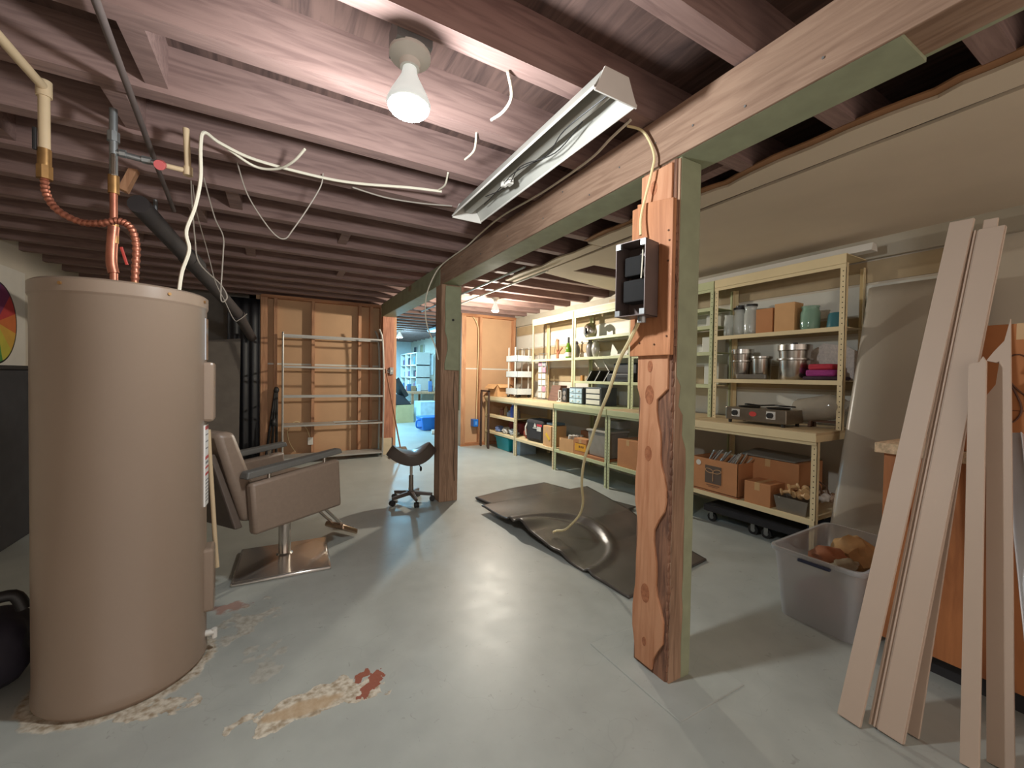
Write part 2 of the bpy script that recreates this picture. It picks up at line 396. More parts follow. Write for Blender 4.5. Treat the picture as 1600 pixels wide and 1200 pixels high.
# ceiling board left on the right-hand bay, torn along its edge
cb = bpy.data.objects.new('ceiling_drywall', None); COL.objects.link(cb); cb['kind'] = 'structure'
def torn(x, y0, y1, amp, step, seed, side=1):
    pts = []; y = y0; i = 0
    while y < y1:
        pts.append((x + amp * noise.noise(Vector((y * 3.1, seed, 0.3))) + amp * .5 * noise.noise(Vector((y * 11, seed, 1))), y)); y += step
    pts.append((x, y1)); return pts
e1 = torn(2.335, YB, 3.06, .006, .12, 1)
sh = MB().prism(e1 + [(3.87, 3.06), (3.87, YB)], 'z', 2.318, 2.332)
sh.prism([(2.335, 3.06), (2.60, 3.06), (2.57, 3.34), (2.335, 3.34)], 'z', 2.318, 2.332)      # sides of the cut hole
sh.prism([(3.50, 3.06), (3.87, 3.06), (3.87, 3.34), (3.46, 3.34)], 'z', 2.318, 2.332)
sh.prism([(2.335, 3.34), (3.87, 3.34), (3.87, 3.9), (2.335, 3.55)], 'z', 2.318, 2.332)
sh.build('drywall_sheet', dry_m, cb)
e2 = torn(2.14, YB, 2.6, .035, .07, 5)
MB().prism(e2 + [(2.30, 2.6), (2.325, YB)], 'z', 2.322, 2.336).build('drywall_strip', dry_m, cb)
MB().prism(torn(2.2, 2.62, 4.1, .03, .06, 9) + [(2.34, 4.1), (2.31, 2.62)], 'z', 2.324, 2.338).build('drywall_strip', dry_m, cb)
MB().prism([(a - .045 - .02 * noise.noise(Vector((b * 4, 2, 2))), b) for a, b in e2] + [(a + .02, b) for a, b in reversed(e2)], 'z', 2.3375, 2.345).build('torn_paper_edge', mat('torn_brown_paper', (150, 108, 74), 0.9, var=0.2), cb)

# ================================================================== BEAM AND POSTS
bx0, bx1, bz = 1.37, 1.55, 2.135
t = thing('support_beam', 'long timber beam with brown side and green painted underside on two posts', 'beam', (1.46, 3.0, bz))
MB().box(-.08, .075, -4.9, 3.6, .012, .2).build('core_timber', beam_m, t)
MB().box(-.092, -.08, -4.9, .90, .0, .2).build('face_plank', beam_m, t, bevel=.003)
MB().box(-.092, -.08, .905, 3.6, .0, .2).build('painted_face_plank', green_m, t, bevel=.003)
MB().box(-.08, .09, -2.55, 3.6, 0, .012).build('painted_underside', green_m, t)
MB().box(.075, .09, -4.9, 3.6, .012, .2).build('rear_plank', green_m, t)
for i in range(16):
    y = -2.4 + i * .21 + .06 * random.random(); z = .03 + .14 * random.random()
    MB().cyl((-.092, y, z), (-.0955, y, z), .004, n=6).build('nail_head', galv_m, t)

def wavy(y0, y1, z0, z1, seed, amp=.014):
    l = []; r = []; n = 46
    for i in range(n + 1):
        z = z0 + (z1 - z0) * i / n
        k = math.sin(z * 9.5 + seed) + .6 * math.sin(z * 17 + seed * 2)
        l.append((y0 + amp * (.75 - .55 * k), z)); r.append((y1 - amp * (.75 - .55 * k) * .6, z))
    for i in range(n + 1):
        z = l[i][1]; q = .5 + .5 * math.sin(z * 11 + 2.2) + .25 * math.sin(z * 23)
        q = min(1, max(0, q)) if z < 1.2 else .1
        l[i] = (y0 + .012 + .058 * q, z); r[i] = (y1 - .004 - .02 * q, z)
    return l, r
# near post with the live edge
t = thing('support_post', 'near timber post with live edge face and worn green paint', 'post', (1.445, 1.215, 0))
MB().box(-.067, .055, -.085, .09, 0, 2.135).build('core_timber', bark_m, t, bevel=.006)
l, r = wavy(-.088, .095, .02, 2.12, .6)
# outline: y,z polygon on the left face; wide at the top and at the plate
poly = [(r_[0], r_[1]) for r_ in r] + [(l_[0], l_[1]) for l_ in reversed(l)]
def flip(poly): return [(-(p - .004) + .004, q) for p, q in poly]
MB().prism(poly, 'x', -.078, -.066).build('live_edge_face', live_m, t, bevel=.002)
knot_m = wood('knot_wood', (182, 118, 82), (150, 92, 62), 'x', 1.6, .55)
for z, s_ in ((.93, .024), (1.18, .03), (.33, .03), (2.05, .022), (1.30, .018), (.12, .014)):
    MB().prism([(s_ * .75 * math.cos(a) + .02, z + s_ * 1.35 * math.sin(a)) for a in [i * PI / 9 for i in range(18)]], 'x', -.0795, -.0775).build('wood_knot', knot_m, t)
bk = MB()
for i in range(60):
    z = .03 + 1.95 * i / 60
    bk.blob((-.058 + .004 * random.random(), -.086, z), (.012 + .006 * random.random(), .006 + .005 * random.random(), .03), .5, i, 1)
bk.build('bark_flakes', bark_m, t, smooth=True, kind='stuff')
wl = [(.012 + .01 * noise.noise(Vector((i * .9, 3, 0))), i * .06) for i in range(17)] + [(-.015, 1.02), (-.012, 1.1), (-.04, 1.14), (-.03, 1.22), (-.055, 1.26), (-.055, 2.135)]
MB().prism([(z, x) for x, z in wl] + [(2.135, .06), (0, .06)], 'y', -.098, -.086).build('painted_board', green_m, t, bevel=.002)
MB().box(-.06, .058, -.096, -.086, .005, 2.13).build('bare_board', post_m, t)
MB().box(.055, .066, -.098, .09, .01, 2.135).build('painted_side', green_m, t, bevel=.003)
# wood plate screwed to it
p = MB().prism([(-.098, 1.345), (.118, 1.345), (.118, 1.985), (.09, 1.985), (.09, 2.0), (-.098, 1.965)], 'x', -.1, -.078).build('mounting_plate', ply_m, t, bevel=.002)
for y, z in ((-.08, 1.84), (-.08, 1.72), (-.085, 1.80), (-.082, 1.42), (.06, 1.40), (-.02, 1.39)): MB().cyl((-.1, y, z), (-.1035, y, z), .004, n=6).build('screw_head', mat('rusty_screw', (90, 62, 46), .6, .6), p)

# second post
t = thing('support_post', 'second timber post with green painted board above bare wood', 'post', (1.455, 3.915, 0))
MB().box(-.095, .095, -.085, .085, 0, 2.135).build('core_timber', post_m, t, bevel=.006)
jag = [(-.055, 2.12), (-.062, 1.95), (-.055, 1.8), (-.06, 1.68), (-.035, 1.6), (-.03, 1.5), (-.048, 1.42), (-.06, 1.36), (-.058, 1.3)]
MB().prism([(q, p_) for p_, q in jag] + [(1.295, .092), (2.12, .095)], 'y', -.1, -.085).build('painted_board', green_m, t, bevel=.003)
MB().box(.095, .105, -.095, .085, .9, 2.13).build('painted_side', green_m, t)
ck = MB()
ck.tube(spline([(.045, -.0865, 1.28), (.04, -.0865, 1.0), (.058, -.0865, .75), (.05, -.0865, .4), (.06, -.0865, .2)], 5), .0028, 5)
ck.build('drying_crack', hole_m, t)
MB().cyl((.02, -.1, 1.79), (.02, -.106, 1.79), .012, n=10).build('cable_staple', black_m, t)
# third post beside the door gap
t = thing('support_post', 'red brown post at the door gap on a pale block', 'post', (1.455, 6.55, 0))
MB().box(-.085, .085, -.06, .06, .26, 2.135).build('core_timber', wood('red_post_wood', (182, 124, 96), (146, 94, 70), 'z', 1, .65), t, bevel=.004)
MB().box(-.09, .06, -.07, .06, 0, .26).build('footing_block', mat('pale_block', (200, 182, 152), .8, var=.1), t, bevel=.006)
MB().box(.085, .125, -.05, .06, 0, 2.135).build('door_jamb', stud_m, t)
sw = thing('switch_box', 'small grey switch box with conduit on the red brown post', 'switch', (1.5, 6.49, 1.3))
MB().box(-.028, .028, -.035, 0, -.055, .055).build('box_body', galv_m, sw, bevel=.003)
MB().box(-.008, .008, -.04, -.035, -.012, .012).build('toggle', white_m, sw)
MB().tube([(-.028, -.018, .01), (-.12, -.018, .012)], .006, 8).tube([(-.028, -.018, -.02), (-.12, -.018, -.018)], .006, 8).build('conduit', galv_m, sw)

# ================================================================== WATER HEATER
HX, HY, HR, HH = -.547, 2.245, .266, 1.572
t = thing('water_heater', 'tall taupe electric water heater standing on the grey floor', 'water heater', (HX, HY, 0))
MB().lathe([(HR - .012, .0), (HR - .012, .012), (HR, .016), (HR, .05), (HR - .003, .056), (HR - .003, HH - .06), (HR, HH - .056), (HR + .002, HH - .05)], n=72).build('tank_jacket', tank_m, t, smooth=True)
MB().lathe([(HR + .0025, HH - .05), (HR + .0025, HH - .008), (HR - .008, HH), (0.0, HH + .004)], n=72).build('top_cap', tank_m, t, smooth=True)
def onhead(ang, z0, z1, wd, th, name, m_, par, bev=.004):
    R_ = Matrix.Rotation(ang, 4, 'Z')
    return MB().box(HR - .02, HR - .003 + th, -wd / 2, wd / 2, z0, z1).xf(R_).build(name, m_, par, bevel=bev)
A = math.radians(3)
onhead(A, 1.03, 1.29, .11, .03, 'upper_access_panel', tank_m, t, .012)
onhead(A, .19, .47, .11, .03, 'lower_access_panel', tank_m, t, .012)
lb = onhead(math.radians(-2), .66, 1.015, .07, .0035, 'warning_label', mat('label_white', (232, 230, 226), .4, var=.02), t, 0)
for z0, z1 in ((.995, 1.01), (.865, .878), (.825, .833), (.795, .805)):
    onhead(math.radians(-2), z0, z1, .0695, .0042, 'red_bar', mat('label_red', (196, 60, 60), .4, var=0), lb, 0)
for z in (.97, .94, .91, .85, .845, .77, .755, .74, .725, .71, .695, .68): onhead(math.radians(-2), z, z + .005, .055, .0041, 'print_line', mat('label_grey', (130, 128, 128), .5, var=0), lb, 0)
onhead(math.radians(-1), 1.30, 1.48, .05, .0035, 'foil_label', mat('foil_label', (170, 176, 184), .15, .9, var=.05), t, 0)
for a in (-115, -50, -12): 
    an = math.radians(a); MB().cyl(((HR) * math.cos(an), HR * math.sin(an), HH - .026), ((HR + .007) * math.cos(an), (HR + .007) * math.sin(an), HH - .026), .006, n=8).build('cap_screw', brass_m, t)
MB().cyl((.26, -.01, .085), (.295, -.012, .085), .013).cyl((.295, -.012, .10), (.295, -.012, .06), .011).build('drain_valve', white_m, t, smooth=True)
MB().tube([(.258, .10, .98), (.262, .10, .88), (.285, .10, .45), (.292, .10, .33)], .0095, 10).build('relief_pipe', pvc_m, t, smooth=True)
for x, y, z in ((-.063, .09, .05), (.035, -.05, .03)): MB().cyl((x, y, HH - .01), (x, y, HH + z), .017).build('pipe_nipple', brass_m, t, smooth=True)
# plumbing on top, world coordinates
def W(name, label, cat, loc): return thing(name, label, cat, loc)
t = W('hot_water_line', 'corrugated copper line from cream pipe to the heater top', 'pipe', (-.51, 2.2, HH))
o = Vector((-.51, 2.2, HH))
def rel(pts): return [Vector(p) - o for p in pts]
pp = spline(rel([(-.80, 2.3, 1.99), (-.795, 2.3, 1.93), (-.76, 2.285, 1.87), (-.69, 2.26, 1.83), (-.62, 2.22, 1.825), (-.56, 2.20, 1.84), (-.52, 2.19, 1.815), (-.505, 2.19, 1.75), (-.508, 2.192, 1.66), (-.512, 2.195, 1.58)]), 16)
MB().tube(pp, 0, 12, radii=[.0125 + .0018 * math.sin(i * 1.55) for i in range(len(pp))]).build('flex_hose', copper_m, t, smooth=True)
MB().tube(rel([(-.80, 2.3, 2.31), (-.80, 2.3, 2.10)]), .017, 14).build('riser', pvc_m, t, smooth=True)
MB().tube(rel([(-.80, 2.3, 2.10), (-.80, 2.3, 2.03)]), .02, 14).tube(rel([(-.80, 2.3, 2.035), (-.80, 2.3, 1.985)]), .024, 8).build('brass_union', brass_m, t, smooth=True)
MB().obox(Vector((-.822, 2.288, 2.13)) - o, (.012, .012, .085)).build('valve_handle', black_m, t, bevel=.003)
MB().cyl(Vector((-.80, 2.3, 2.36)) - o, Vector((-.80, 2.3, 2.30)) - o, .023).build('elbow', pvc_m, t, smooth=True)
MB().tube(rel([(-.80, 2.3, 2.335), (-.80, 1.2, 2.30)]), .016, 14).build('header_pipe', pvc_m, t, smooth=True)
t = W('cold_water_line', 'upright copper and brass supply with shutoff valve above the heater', 'pipe', (-.61, 2.335, HH)); o = Vector((-.61, 2.335, HH))
MB().tube(rel([(-.61, 2.335, 1.60), (-.61, 2.335, 1.655)]), .014, 12).tube(spline(rel([(-.61, 2.335, 1.655), (-.617, 2.335, 1.70), (-.615, 2.335, 1.78), (-.61, 2.335, 1.85)]), 4), .019, 12).build('ball_valve_body', copper_m, t, smooth=True)
MB().tube(rel([(-.61, 2.335, 1.84), (-.61, 2.335, 1.99)]), .013, 12).build('copper_pipe', copper_m, t, smooth=True)
MB().tube(rel([(-.61, 2.335, 1.985), (-.61, 2.335, 2.06)]), .019, 12).tube(rel([(-.61, 2.335, 1.78), (-.61, 2.335, 1.86)]), .0165, 8).build('union_nuts', brass_m, t, smooth=True)
MB().tube(rel([(-.61, 2.335, 2.05), (-.61, 2.335, 2.335)]), .014, 12).tube(rel([(-.61, 2.335, 2.20), (-.61, 2.335, 2.24)]), .021, 8).tube(rel([(-.61, 2.335, 2.16), (-.53, 2.34, 2.155), (-.44, 2.345, 2.15)]), .012, 12).tube(rel([(-.59, 2.335, 2.16), (-.57, 2.335, 2.16)]), .017, 8).tube(rel([(-.52, 2.34, 2.155), (-.49, 2.34, 2.155)]), .017, 8).build('steel_tee', galv_m, t, smooth=True)
MB().obox(Vector((-.605, 2.315, 2.10)) - o, (.014, .008, .09)).build('lever_handle', steel_m, t, bevel=.002)
MB().obox(Vector((-.575, 2.325, 1.73)) - o, (.01, .008, .075), Matrix.Rotation(-.25, 3, 'Y')).build('red_lever', mat('red_lever', (180, 60, 50), .4), t, bevel=.002)
MB().cyl(Vector((-.455, 2.33, 2.145)) - o, Vector((-.455, 2.30, 2.13)) - o, .02, n=12).build('red_knob', mat('red_valve', (190, 90, 90), .4), t)
MB().tube(rel([(-.44, 2.345, 2.15), (-.365, 2.35, 2.148)]), .011, 12).tube(rel([(-.365, 2.35, 2.14), (-.372, 2.35, 2.335)]), .0125, 12).cyl(Vector((-.365, 2.35, 2.128)) - o, Vector((-.365, 2.35, 2.165)) - o, .018).build('cream_branch', pvc_m, t, smooth=True)

# ================================================================== STYLING CHAIR
t = thing('styling_chair', 'taupe vinyl salon chair with grey arm pads on chrome base', 'chair', (.03, 3.10, 0), math.radians(36.3))
bs = MB()
Rb = Matrix.Rotation(math.radians(-36.3 - 2), 4, 'Z')
def pyr(h0, h1, a, b_):
    return [(-a, -a, h0), (a, -a, h0), (a, a, h0), (-a, a, h0)], [(-b_, -b_, h1), (b_, -b_, h1), (b_, b_, h1), (-b_, b_, h1)]
bs.hexa(*pyr(0, .022, .27, .268)); bs.hexa(*pyr(.022, .05, .262, .06))
bs.xf(Rb).build('base_plate', chrome_m, t, bevel=.008, smooth=True)
MB().cyl((0, 0, .04), (0, 0, .40), .036, n=24).cyl((0, 0, .045), (0, 0, .06), .055, .04, 24).build('hydraulic_column', chrome_m, t, smooth=True)
MB().box(-.16, .16, -.14, .14, .37, .40).build('mounting_bracket', black_m, t, bevel=.004)
MB().box(-.36, .17, -.24, .24, .40, .46).build('seat_base', vinyl_d, t, bevel=.02)
MB().box(-.33, .25, -.23, .23, .44, .56).build('seat_cushion', vinyl_m, t, bevel=.035, smooth=True)
for s_ in (1, -1):
    q = MB().hexa([(-.40, s_ * .30, .355), (.20, s_ * .30, .355), (.20, s_ * .24, .355), (-.40, s_ * .24, .355)], [(-.42, s_ * .30, .645), (.18, s_ * .30, .675), (.18, s_ * .24, .675), (-.42, s_ * .24, .645)]).build('side_panel', vinyl_m, t, bevel=.018, smooth=True)
    MB().hexa([(-.45, s_ * .305, .672), (.20, s_ * .305, .712), (.20, s_ * .235, .712), (-.45, s_ * .235, .672)], [(-.44, s_ * .30, .712), (.19, s_ * .30, .745), (.19, s_ * .24, .745), (-.44, s_ * .24, .712)]).build('arm_pad', armpad_m, t, bevel=.008)
    for x in (-.30, .08):
        MB().cyl((x, s_ * .27, .64), (x, s_ * .27, .715), .011, n=12).build('arm_spacer', steel_m, t, smooth=True)
MB().hexa([(-.42, -.235, .42), (-.28, -.235, .42), (-.28, .235, .42), (-.42, .235, .42)], [(-.56, -.225, .93), (-.46, -.225, .93), (-.46, .225, .93), (-.56, .225, .93)]).build('backrest', vinyl_m, t, bevel=.03, smooth=True)
MB().hexa([(-.47, -.24, .40), (-.425, -.24, .40), (-.425, .24, .40), (-.47, .24, .40)], [(-.575, -.2, .82), (-.545, -.2, .82), (-.545, .2, .82), (-.575, .2, .82)]).build('back_shell', vinyl_d, t, bevel=.01)
MB().box(.18, .24, -.12, .12, .42, .52).build('seat_front_roll', vinyl_m, t, bevel=.025, smooth=True)
ft = MB()
for y in (-.055, .055): ft.tube([(.12, y, .385), (.28, y, .27), (.40, y, .145), (.43, y, .12)], .011, 10)
ft = ft.build('footrest_tubes', chrome_m, t, smooth=True)
MB().hexa([(.40, -.10, .085), (.53, -.12, .012), (.53, .12, .012), (.40, .10, .085)], [(.41, -.09, .125), (.545, -.11, .05), (.545, .11, .05), (.41, .09, .125)]).build('footrest_plate', mat('scuffed_chrome', (176, 150, 128), .25, .9, var=.15), t, bevel=.012, smooth=True)
gr = MB()
for i in range(4): gr.obox((.435 + .026 * i, 0, .113 - .0145 * i), (.008, .18, .006), Matrix.Rotation(.5, 3, 'Y'))
gr.build('footrest_ridges', chrome_m, t)

# ================================================================== SADDLE STOOL
t = thing('saddle_stool', 'dark saddle stool on a five spoke caster base', 'stool', (1.125, 3.985, 0), math.radians(-8))
sm_ = mat('dark_brown_vinyl', (84, 74, 68), .28, var=.05)
def seat_fn(u, v):
    x = (u - .5) * .42; y = (v - .5) * .30
    rr = math.sqrt((x / .21) ** 2 + (y / .15) ** 2)
    if rr > 1: x /= rr; y /= rr
    sq = max(abs(u - .5), abs(v - .5)) * 2
    a = math.atan2((v - .5), (u - .5)); x = .21 * sq * math.cos(a); y = .15 * sq * math.sin(a)
    return (x, y, (  .448 + 1.7 * x * x + .5 * max(0, x) * abs(x) - .8 * y * y))
MB().grid(seat_fn, 20, 20).build('seat', sm_, t, smooth=True, solid=.11, bevel=.03)
MB().box(-.08, .08, -.07, .07, .395, .42).build('seat_plate', black_m, t)
MB().cyl((0, 0, .25), (0, 0, .40), .014).build('gas_rod', chrome_m, t, smooth=True)
MB().cyl((0, 0, .09), (0, 0, .265), .024, .022).build('gas_cylinder', mat('dull_steel', (140, 132, 124), .3, .9), t, smooth=True)
MB().tube([(.02, 0, .39), (.07, -.02, .375), (.085, -.03, .34)], .005, 6).blob((.088, -.032, .325), (.012, .012, .026), .05, 1, 2).build('height_lever', black_m, t, smooth=True)
for k in range(5):
    a = 2 * PI * k / 5 + math.radians(205)
    c_, s_ = math.cos(a), math.sin(a)
    MB().hexa([(-.005, -.022, .075), (.2, -.013, .055), (.2, .013, .055), (-.005, .022, .075)], [(-.005, -.02, .115), (.21, -.011, .082), (.21, .011, .082), (-.005, .02, .115)]).xf(RZ(a)).build('spoke', sm_, t, bevel=.005)
    cs = MB()
    for q in (-.012, .012): cs.cyl((.205, q - .007, .026), (.205, q + .007, .026), .026, n=16)
    cs.cyl((.2, 0, .04), (.2, 0, .065), .008, n=8)
    cs.xf(RZ(a)).build('caster', black_m, t, smooth=True)
MB().cyl((0, 0, .07), (0, 0, .118), .036).build('hub', sm_, t, smooth=True)

# ================================================================== RUBBER MATS
def mat_sheet(name, label, L_, B_, R_, T_, hf, nu=70, nv=36):
    L_, B_, R_, T_ = [Vector((p[0], p[1], 0)) for p in (L_, B_, R_, T_)]
    def fn(u, v):
        p = (L_ * (1 - u) + B_ * u) * (1 - v) + (T_ * (1 - u) + R_ * u) * v
        return (p.x, p.y, hf(u * (B_ - L_).length, v * (R_ - B_).length))
    return tag(MB().grid(fn, nu, nv).build(name, rubber_m, smooth=True, solid=.011), label, 'mat', 'salon floor mats')
mat_sheet('rubber_mat', 'bottom black rubber mat under the curled mats', (1.73, 3.78), (1.88, 2.6), (2.98, 2.85), (2.70, 3.97), lambda u, v: .008)
mat_sheet('rubber_mat', 'middle black rubber mat with a bare lip at the far corner', (1.71, 3.75), (1.90, 2.62), (2.95, 2.80), (2.66, 3.93), lambda u, v: .026 + .012 * math.sin(v * 3) ** 2)
def top_h(u, v):
    b_ = .052 * (1 - min(1, max(0, (u - .80) / .35)) ** 1.0) + .008
    b_ = .008 + (b_ - .008) * (1.0)
    d = math.hypot(u - .93, v * 1.0)
    ring = .024 * math.exp(-((d - .46) / .03) ** 2) - .012 * math.exp(-((d - .39) / .03) ** 2)
    wave = .055 * math.exp(-((u - .62) / .10) ** 2) * math.exp(-(v / .22) ** 2) + .03 * math.exp(-((u - 1.12) / .07) ** 2) * math.exp(-(v / .1) ** 2)
    lump = .012 * noise.noise(Vector((u * 3, v * 3, 4))) * (1 if d > .5 else .6)
    return max(.008, b_ + ring + wave + max(-.004, lump) + (.01 * (1 - d / .45) if d < .45 else 0))
mat_sheet('rubber_mat', 'top black rubber mat with raised half circle, wavy near edge', (1.61, 3.39), (1.72, 1.67), (2.56, 1.78), (2.92, 3.48), top_h, 110, 56)

# ================================================================== LAMPS
def bulb(name, label, loc, wat, col, s=1.0, tilt=(0, 0), light=True, emit=30.0):
    t = thing(name, label, 'lamp', loc)          # origin at the mount
    R_ = Matrix.Rotation(tilt[0], 4, 'X') @ Matrix.Rotation(tilt[1], 4, 'Y')
    MB().lathe([(0, 0), (.06 * s, 0), (.06 * s, -.012), (.048 * s, -.02), (.03 * s, -.03), (.028 * s, -.05), (0, -.05)], n=28).xf(R_).build('lamp_holder', white_m, t, smooth=True)
    MB().lathe([(.02 * s, -.05), (.024 * s, -.075), (.03 * s, -.09), (.055 * s, -.145), (.064 * s, -.172), (.060 * s, -.184)], n=28).xf(R_).build('bulb_shell', mat('bulb_white', (225, 232, 228), .3, var=0, emit=.3), t, smooth=True)
    MB().lathe([(.060 * s, -.182), (.055 * s, -.191), (.038 * s, -.199), (0, -.203)], n=28).xf(R_).build('bulb_lens', mat('lit_lens', (240, 252, 248), .4, var=0, emit=emit), t, smooth=True)
    ld = bpy.data.lights.new('bulb_light', 'POINT'); ld.energy = wat; ld.color = col; ld.shadow_soft_size = .045 * s
    lo = bpy.data.objects.new('bulb_light', ld); COL.objects.link(lo); lo.parent = t; lo.location = R_ @ Vector((0, 0, -.265 * s))
    return t
bulb('ceiling_bulb', 'near lit reflector bulb in a round white holder on the joists', (.372, 1.385, 2.315), NEAR_BULB_W, NEAR_BULB_C, 1.12, (-.05, .03))
tag(MB().box(.315, .43, 1.326, 1.44, 2.3155, 2.40).build('outlet_box', galv_m), 'pale metal ceiling box holding the near reflector bulb', 'box')
bulb('ceiling_bulb', 'far lit bulb under the joists near the tan back wall', (2.60, 5.12, 2.335), FAR_BULB_W, FAR_BULB_C, .85)
bulb('ceiling_bulb', 'lit bulb in the blue far room by the door jamb', (2.55, 10.2, 2.34), BACK_ROOM_W * .35, BACK_ROOM_C, 1.3)
# fluorescent shop fixture, tubes missing
t = thing('fluorescent_fixture', 'empty white fluorescent shop fixture hung beside the beam', 'light fixture', (1.02, 1.76, 2.235))
pr_ = [(-.095, 0), (-.05, .075), (.05, .075), (.095, 0), (.098, .004), (.053, .08), (-.053, .08), (-.098, .004)]
MB().prism([(z, x) for x, z in reversed(pr_)], 'y', -.66, .66).build('reflector', mat('shaded_enamel', (172, 170, 162), .45, var=.05), t)  # white enamel, its dimmer inside put into the colour as grey
MB().prism([(z, x) for x, z in [(-.03, .07), (-.022, .03), (.022, .03), (.03, .07)]], 'y', -.64, .64).build('ballast_cover', mat('shaded_enamel', (172, 170, 162)), t, bevel=.003)
for s_ in (-1, 1): MB().prism([(z, x) for x, z in [(-.098, -.012), (-.055, .083), (.055, .083), (.098, -.012)]], 'y', s_ * .66 - .003, s_ * .66 + .003).build('end_cap', white_m, t)
for s_ in (-1, 1): MB().tube([(s_ * .097, -.66, .0), (s_ * .097, .66, .0)], .005, 8).build('rolled_rim', white_m, t)
MB().tube(spline([(.0, -.62, .028), (-.03, -.4, .005), (.02, -.2, .012), (-.03, .0, .006), (.0, .2, .02), (.02, .45, .02)], 6), .0025, 6).tube(spline([(.02, -.45, .028), (.03, -.25, .0), (-.03, -.05, .01), (.01, .15, .006), (-.02, .35, .02)], 6), .0025, 6).build('loose_wires', black_m, t, smooth=True)
MB().box(-.012, .02, .1, .14, .0, .03).box(-.02, .01, .15, .17, .004, .03).build('lamp_socket', white_m, t, bevel=.003)
for y in (-.4, .4): MB().tube([(0, y, .08), (0, y, .108)], .004, 6).build('hanger', galv_m, t)
# junction box on the near post
t = thing('junction_box', 'open black electrical junction box on the near post plate', 'junction box', (1.325, 1.235, 1.65), math.radians(12))
jb = MB(); th = .003; X0, X1, Y0, Y1, Z0, Z1 = -.10, 0.0, -.06, .075, -.15, .15
jb.box(-th, 0, Y0, Y1, Z0, Z1).box(X0, 0, Y0, Y0 + th, Z0, Z1).box(X0, 0, Y1 - th, Y1, Z0, Z1).box(X0, 0, Y0, Y1, Z0, Z0 + th).box(X0, 0, Y0, Y1, Z1 - th, Z1)
jb.build('box_shell', mat('dark_brown_metal', (104, 90, 86), .45, .2, var=.12), t)
for ya in (Y0, Y1 - .022):
    for za in (Z1 - .025, Z0 + .003): MB().box(X0 - .001, X0 + .012, ya, ya + .022, za, za + .022).build('cover_tab', galv_m, t)
MB().box(-.075, -.004, -.045, .055, -.09, .0).box(-.06, -.004, -.02, .06, .02, .1).build('breaker_insert', mat('matte_black', (26, 25, 25), .95, var=.1), t, bevel=.006)
MB().tube(spline([(-.03, -.03, .14), (-.06, -.045, .08), (-.07, -.04, .02), (-.05, -.045, -.05), (-.06, -.04, -.11), (-.03, -.02, -.14)], 5), .004, 6).tube(spline([(-.02, 0, .14), (-.08, -.035, .06), (-.078, -.03, 0)], 5), .003, 6).build('inner_wires', romex_m, t, smooth=True)
MB().cyl((-.05, -.02, -.15), (-.05, -.02, -.175), .016, n=12).cyl((-.04, .01, .15), (-.04, .01, .168), .012, n=12).build('cable_clamps', galv_m, t, smooth=True)

# ------------------------------------------------------------------ cables
def cable(name, label, pts, r, m_, sub=6, cat='cable', n=7):
    return tag(MB().tube(spline(pts, sub), r, n).build(name, m_, smooth=True), label, cat)
cable('hanging_cable', 'thick ivory cable hanging from the junction box down to the mat', [(1.29, 1.22, 1.50), (1.315, 1.3, 1.417), (1.347, 1.4, 1.324), (1.385, 1.5, 1.188), (1.428, 1.6, 1.086), (1.501, 1.75, .931), (1.57, 1.9, .756), (1.66, 2.03, .582), (1.772, 2.15, .411), (1.823, 2.25, .287), (1.826, 2.36, .174), (1.828, 2.43, .12), (1.815, 2.50, .095), (1.78, 2.50, .088)], .0085, yellow_m)
cable('box_feed_cable', 'ivory cable looping from the beam into the junction box top', [(1.30, 1.33, 2.337), (1.345, 1.28, 2.30), (1.345, 1.22, 2.18), (1.338, 1.225, 2.10), (1.33, 1.25, 2.0), (1.315, 1.255, 1.92), (1.305, 1.245, 1.845)], .0055, yellow_m)
cable('heater_cable', 'white cable rising from the heater and running along joists', [(-.385, 2.27, 1.578), (-.375, 2.28, 1.68), (-.35, 2.28, 1.78), (-.36, 2.28, 1.86), (-.33, 2.28, 1.97), (-.31, 2.28, 2.10), (-.31, 2.28, 2.24), (-.30, 2.30, 2.315), (-.25, 2.39, 2.325), (-.11, 2.47, 2.32), (.18, 2.51, 2.325), (.38, 2.48, 2.325), (.64, 2.38, 2.325), (.82, 2.33, 2.325)], .0075, romex_m)
cable('joist_cable', 'white cable sagging across joists and crossing the heater cable', [(-.24, 2.42, 2.33), (-.12, 2.50, 2.30), (-.02, 2.45, 2.29), (.05, 2.35, 2.30), (.10, 2.26, 2.335)], .006, romex_m)
cable('joist_cable', 'slim grey cable stapled across joists to the shop fixture', [(.36, 2.56, 2.33), (.55, 2.58, 2.322), (.75, 2.56, 2.325), (.95, 2.50, 2.328)], .0045, wire_m)
cable('looped_wire', 'thin pale wire hanging in a wide V below the joists', [(-.2, 2.6, 2.34), (-.16, 2.6, 2.2), (-.1, 2.6, 2.09), (-.03, 2.6, 2.0), (.02, 2.6, 1.985), (.06, 2.58, 2.04), (.13, 2.55, 2.16), (.19, 2.52, 2.28), (.2, 2.5, 2.345)], .0035, wire_m)
cable('looped_wire', 'thin grey wire looping low behind the heater', [(-.45, 2.985, 2.345), (-.44, 2.95, 2.2), (-.42, 2.9, 2.0), (-.4, 2.9, 1.86), (-.3, 2.9, 1.75), (-.27, 2.9, 1.68), (-.3, 2.9, 1.67), (-.29, 2.9, 1.92), (-.29, 2.9, 2.03), (-.33, 2.9, 2.13), (-.38, 2.9, 2.34)], .0035, wire_m)
cable('looped_wire', 'thin grey wire ending in a hook before the dark opening', [(-.45, 3.04, 2.345), (-.44, 3.1, 2.2), (-.40, 3.2, 2.0), (-.36, 3.2, 1.82), (-.31, 3.2, 1.7), (-.26, 3.2, 1.585), (-.23, 3.2, 1.59), (-.19, 3.2, 1.63)], .0025, wire_m)
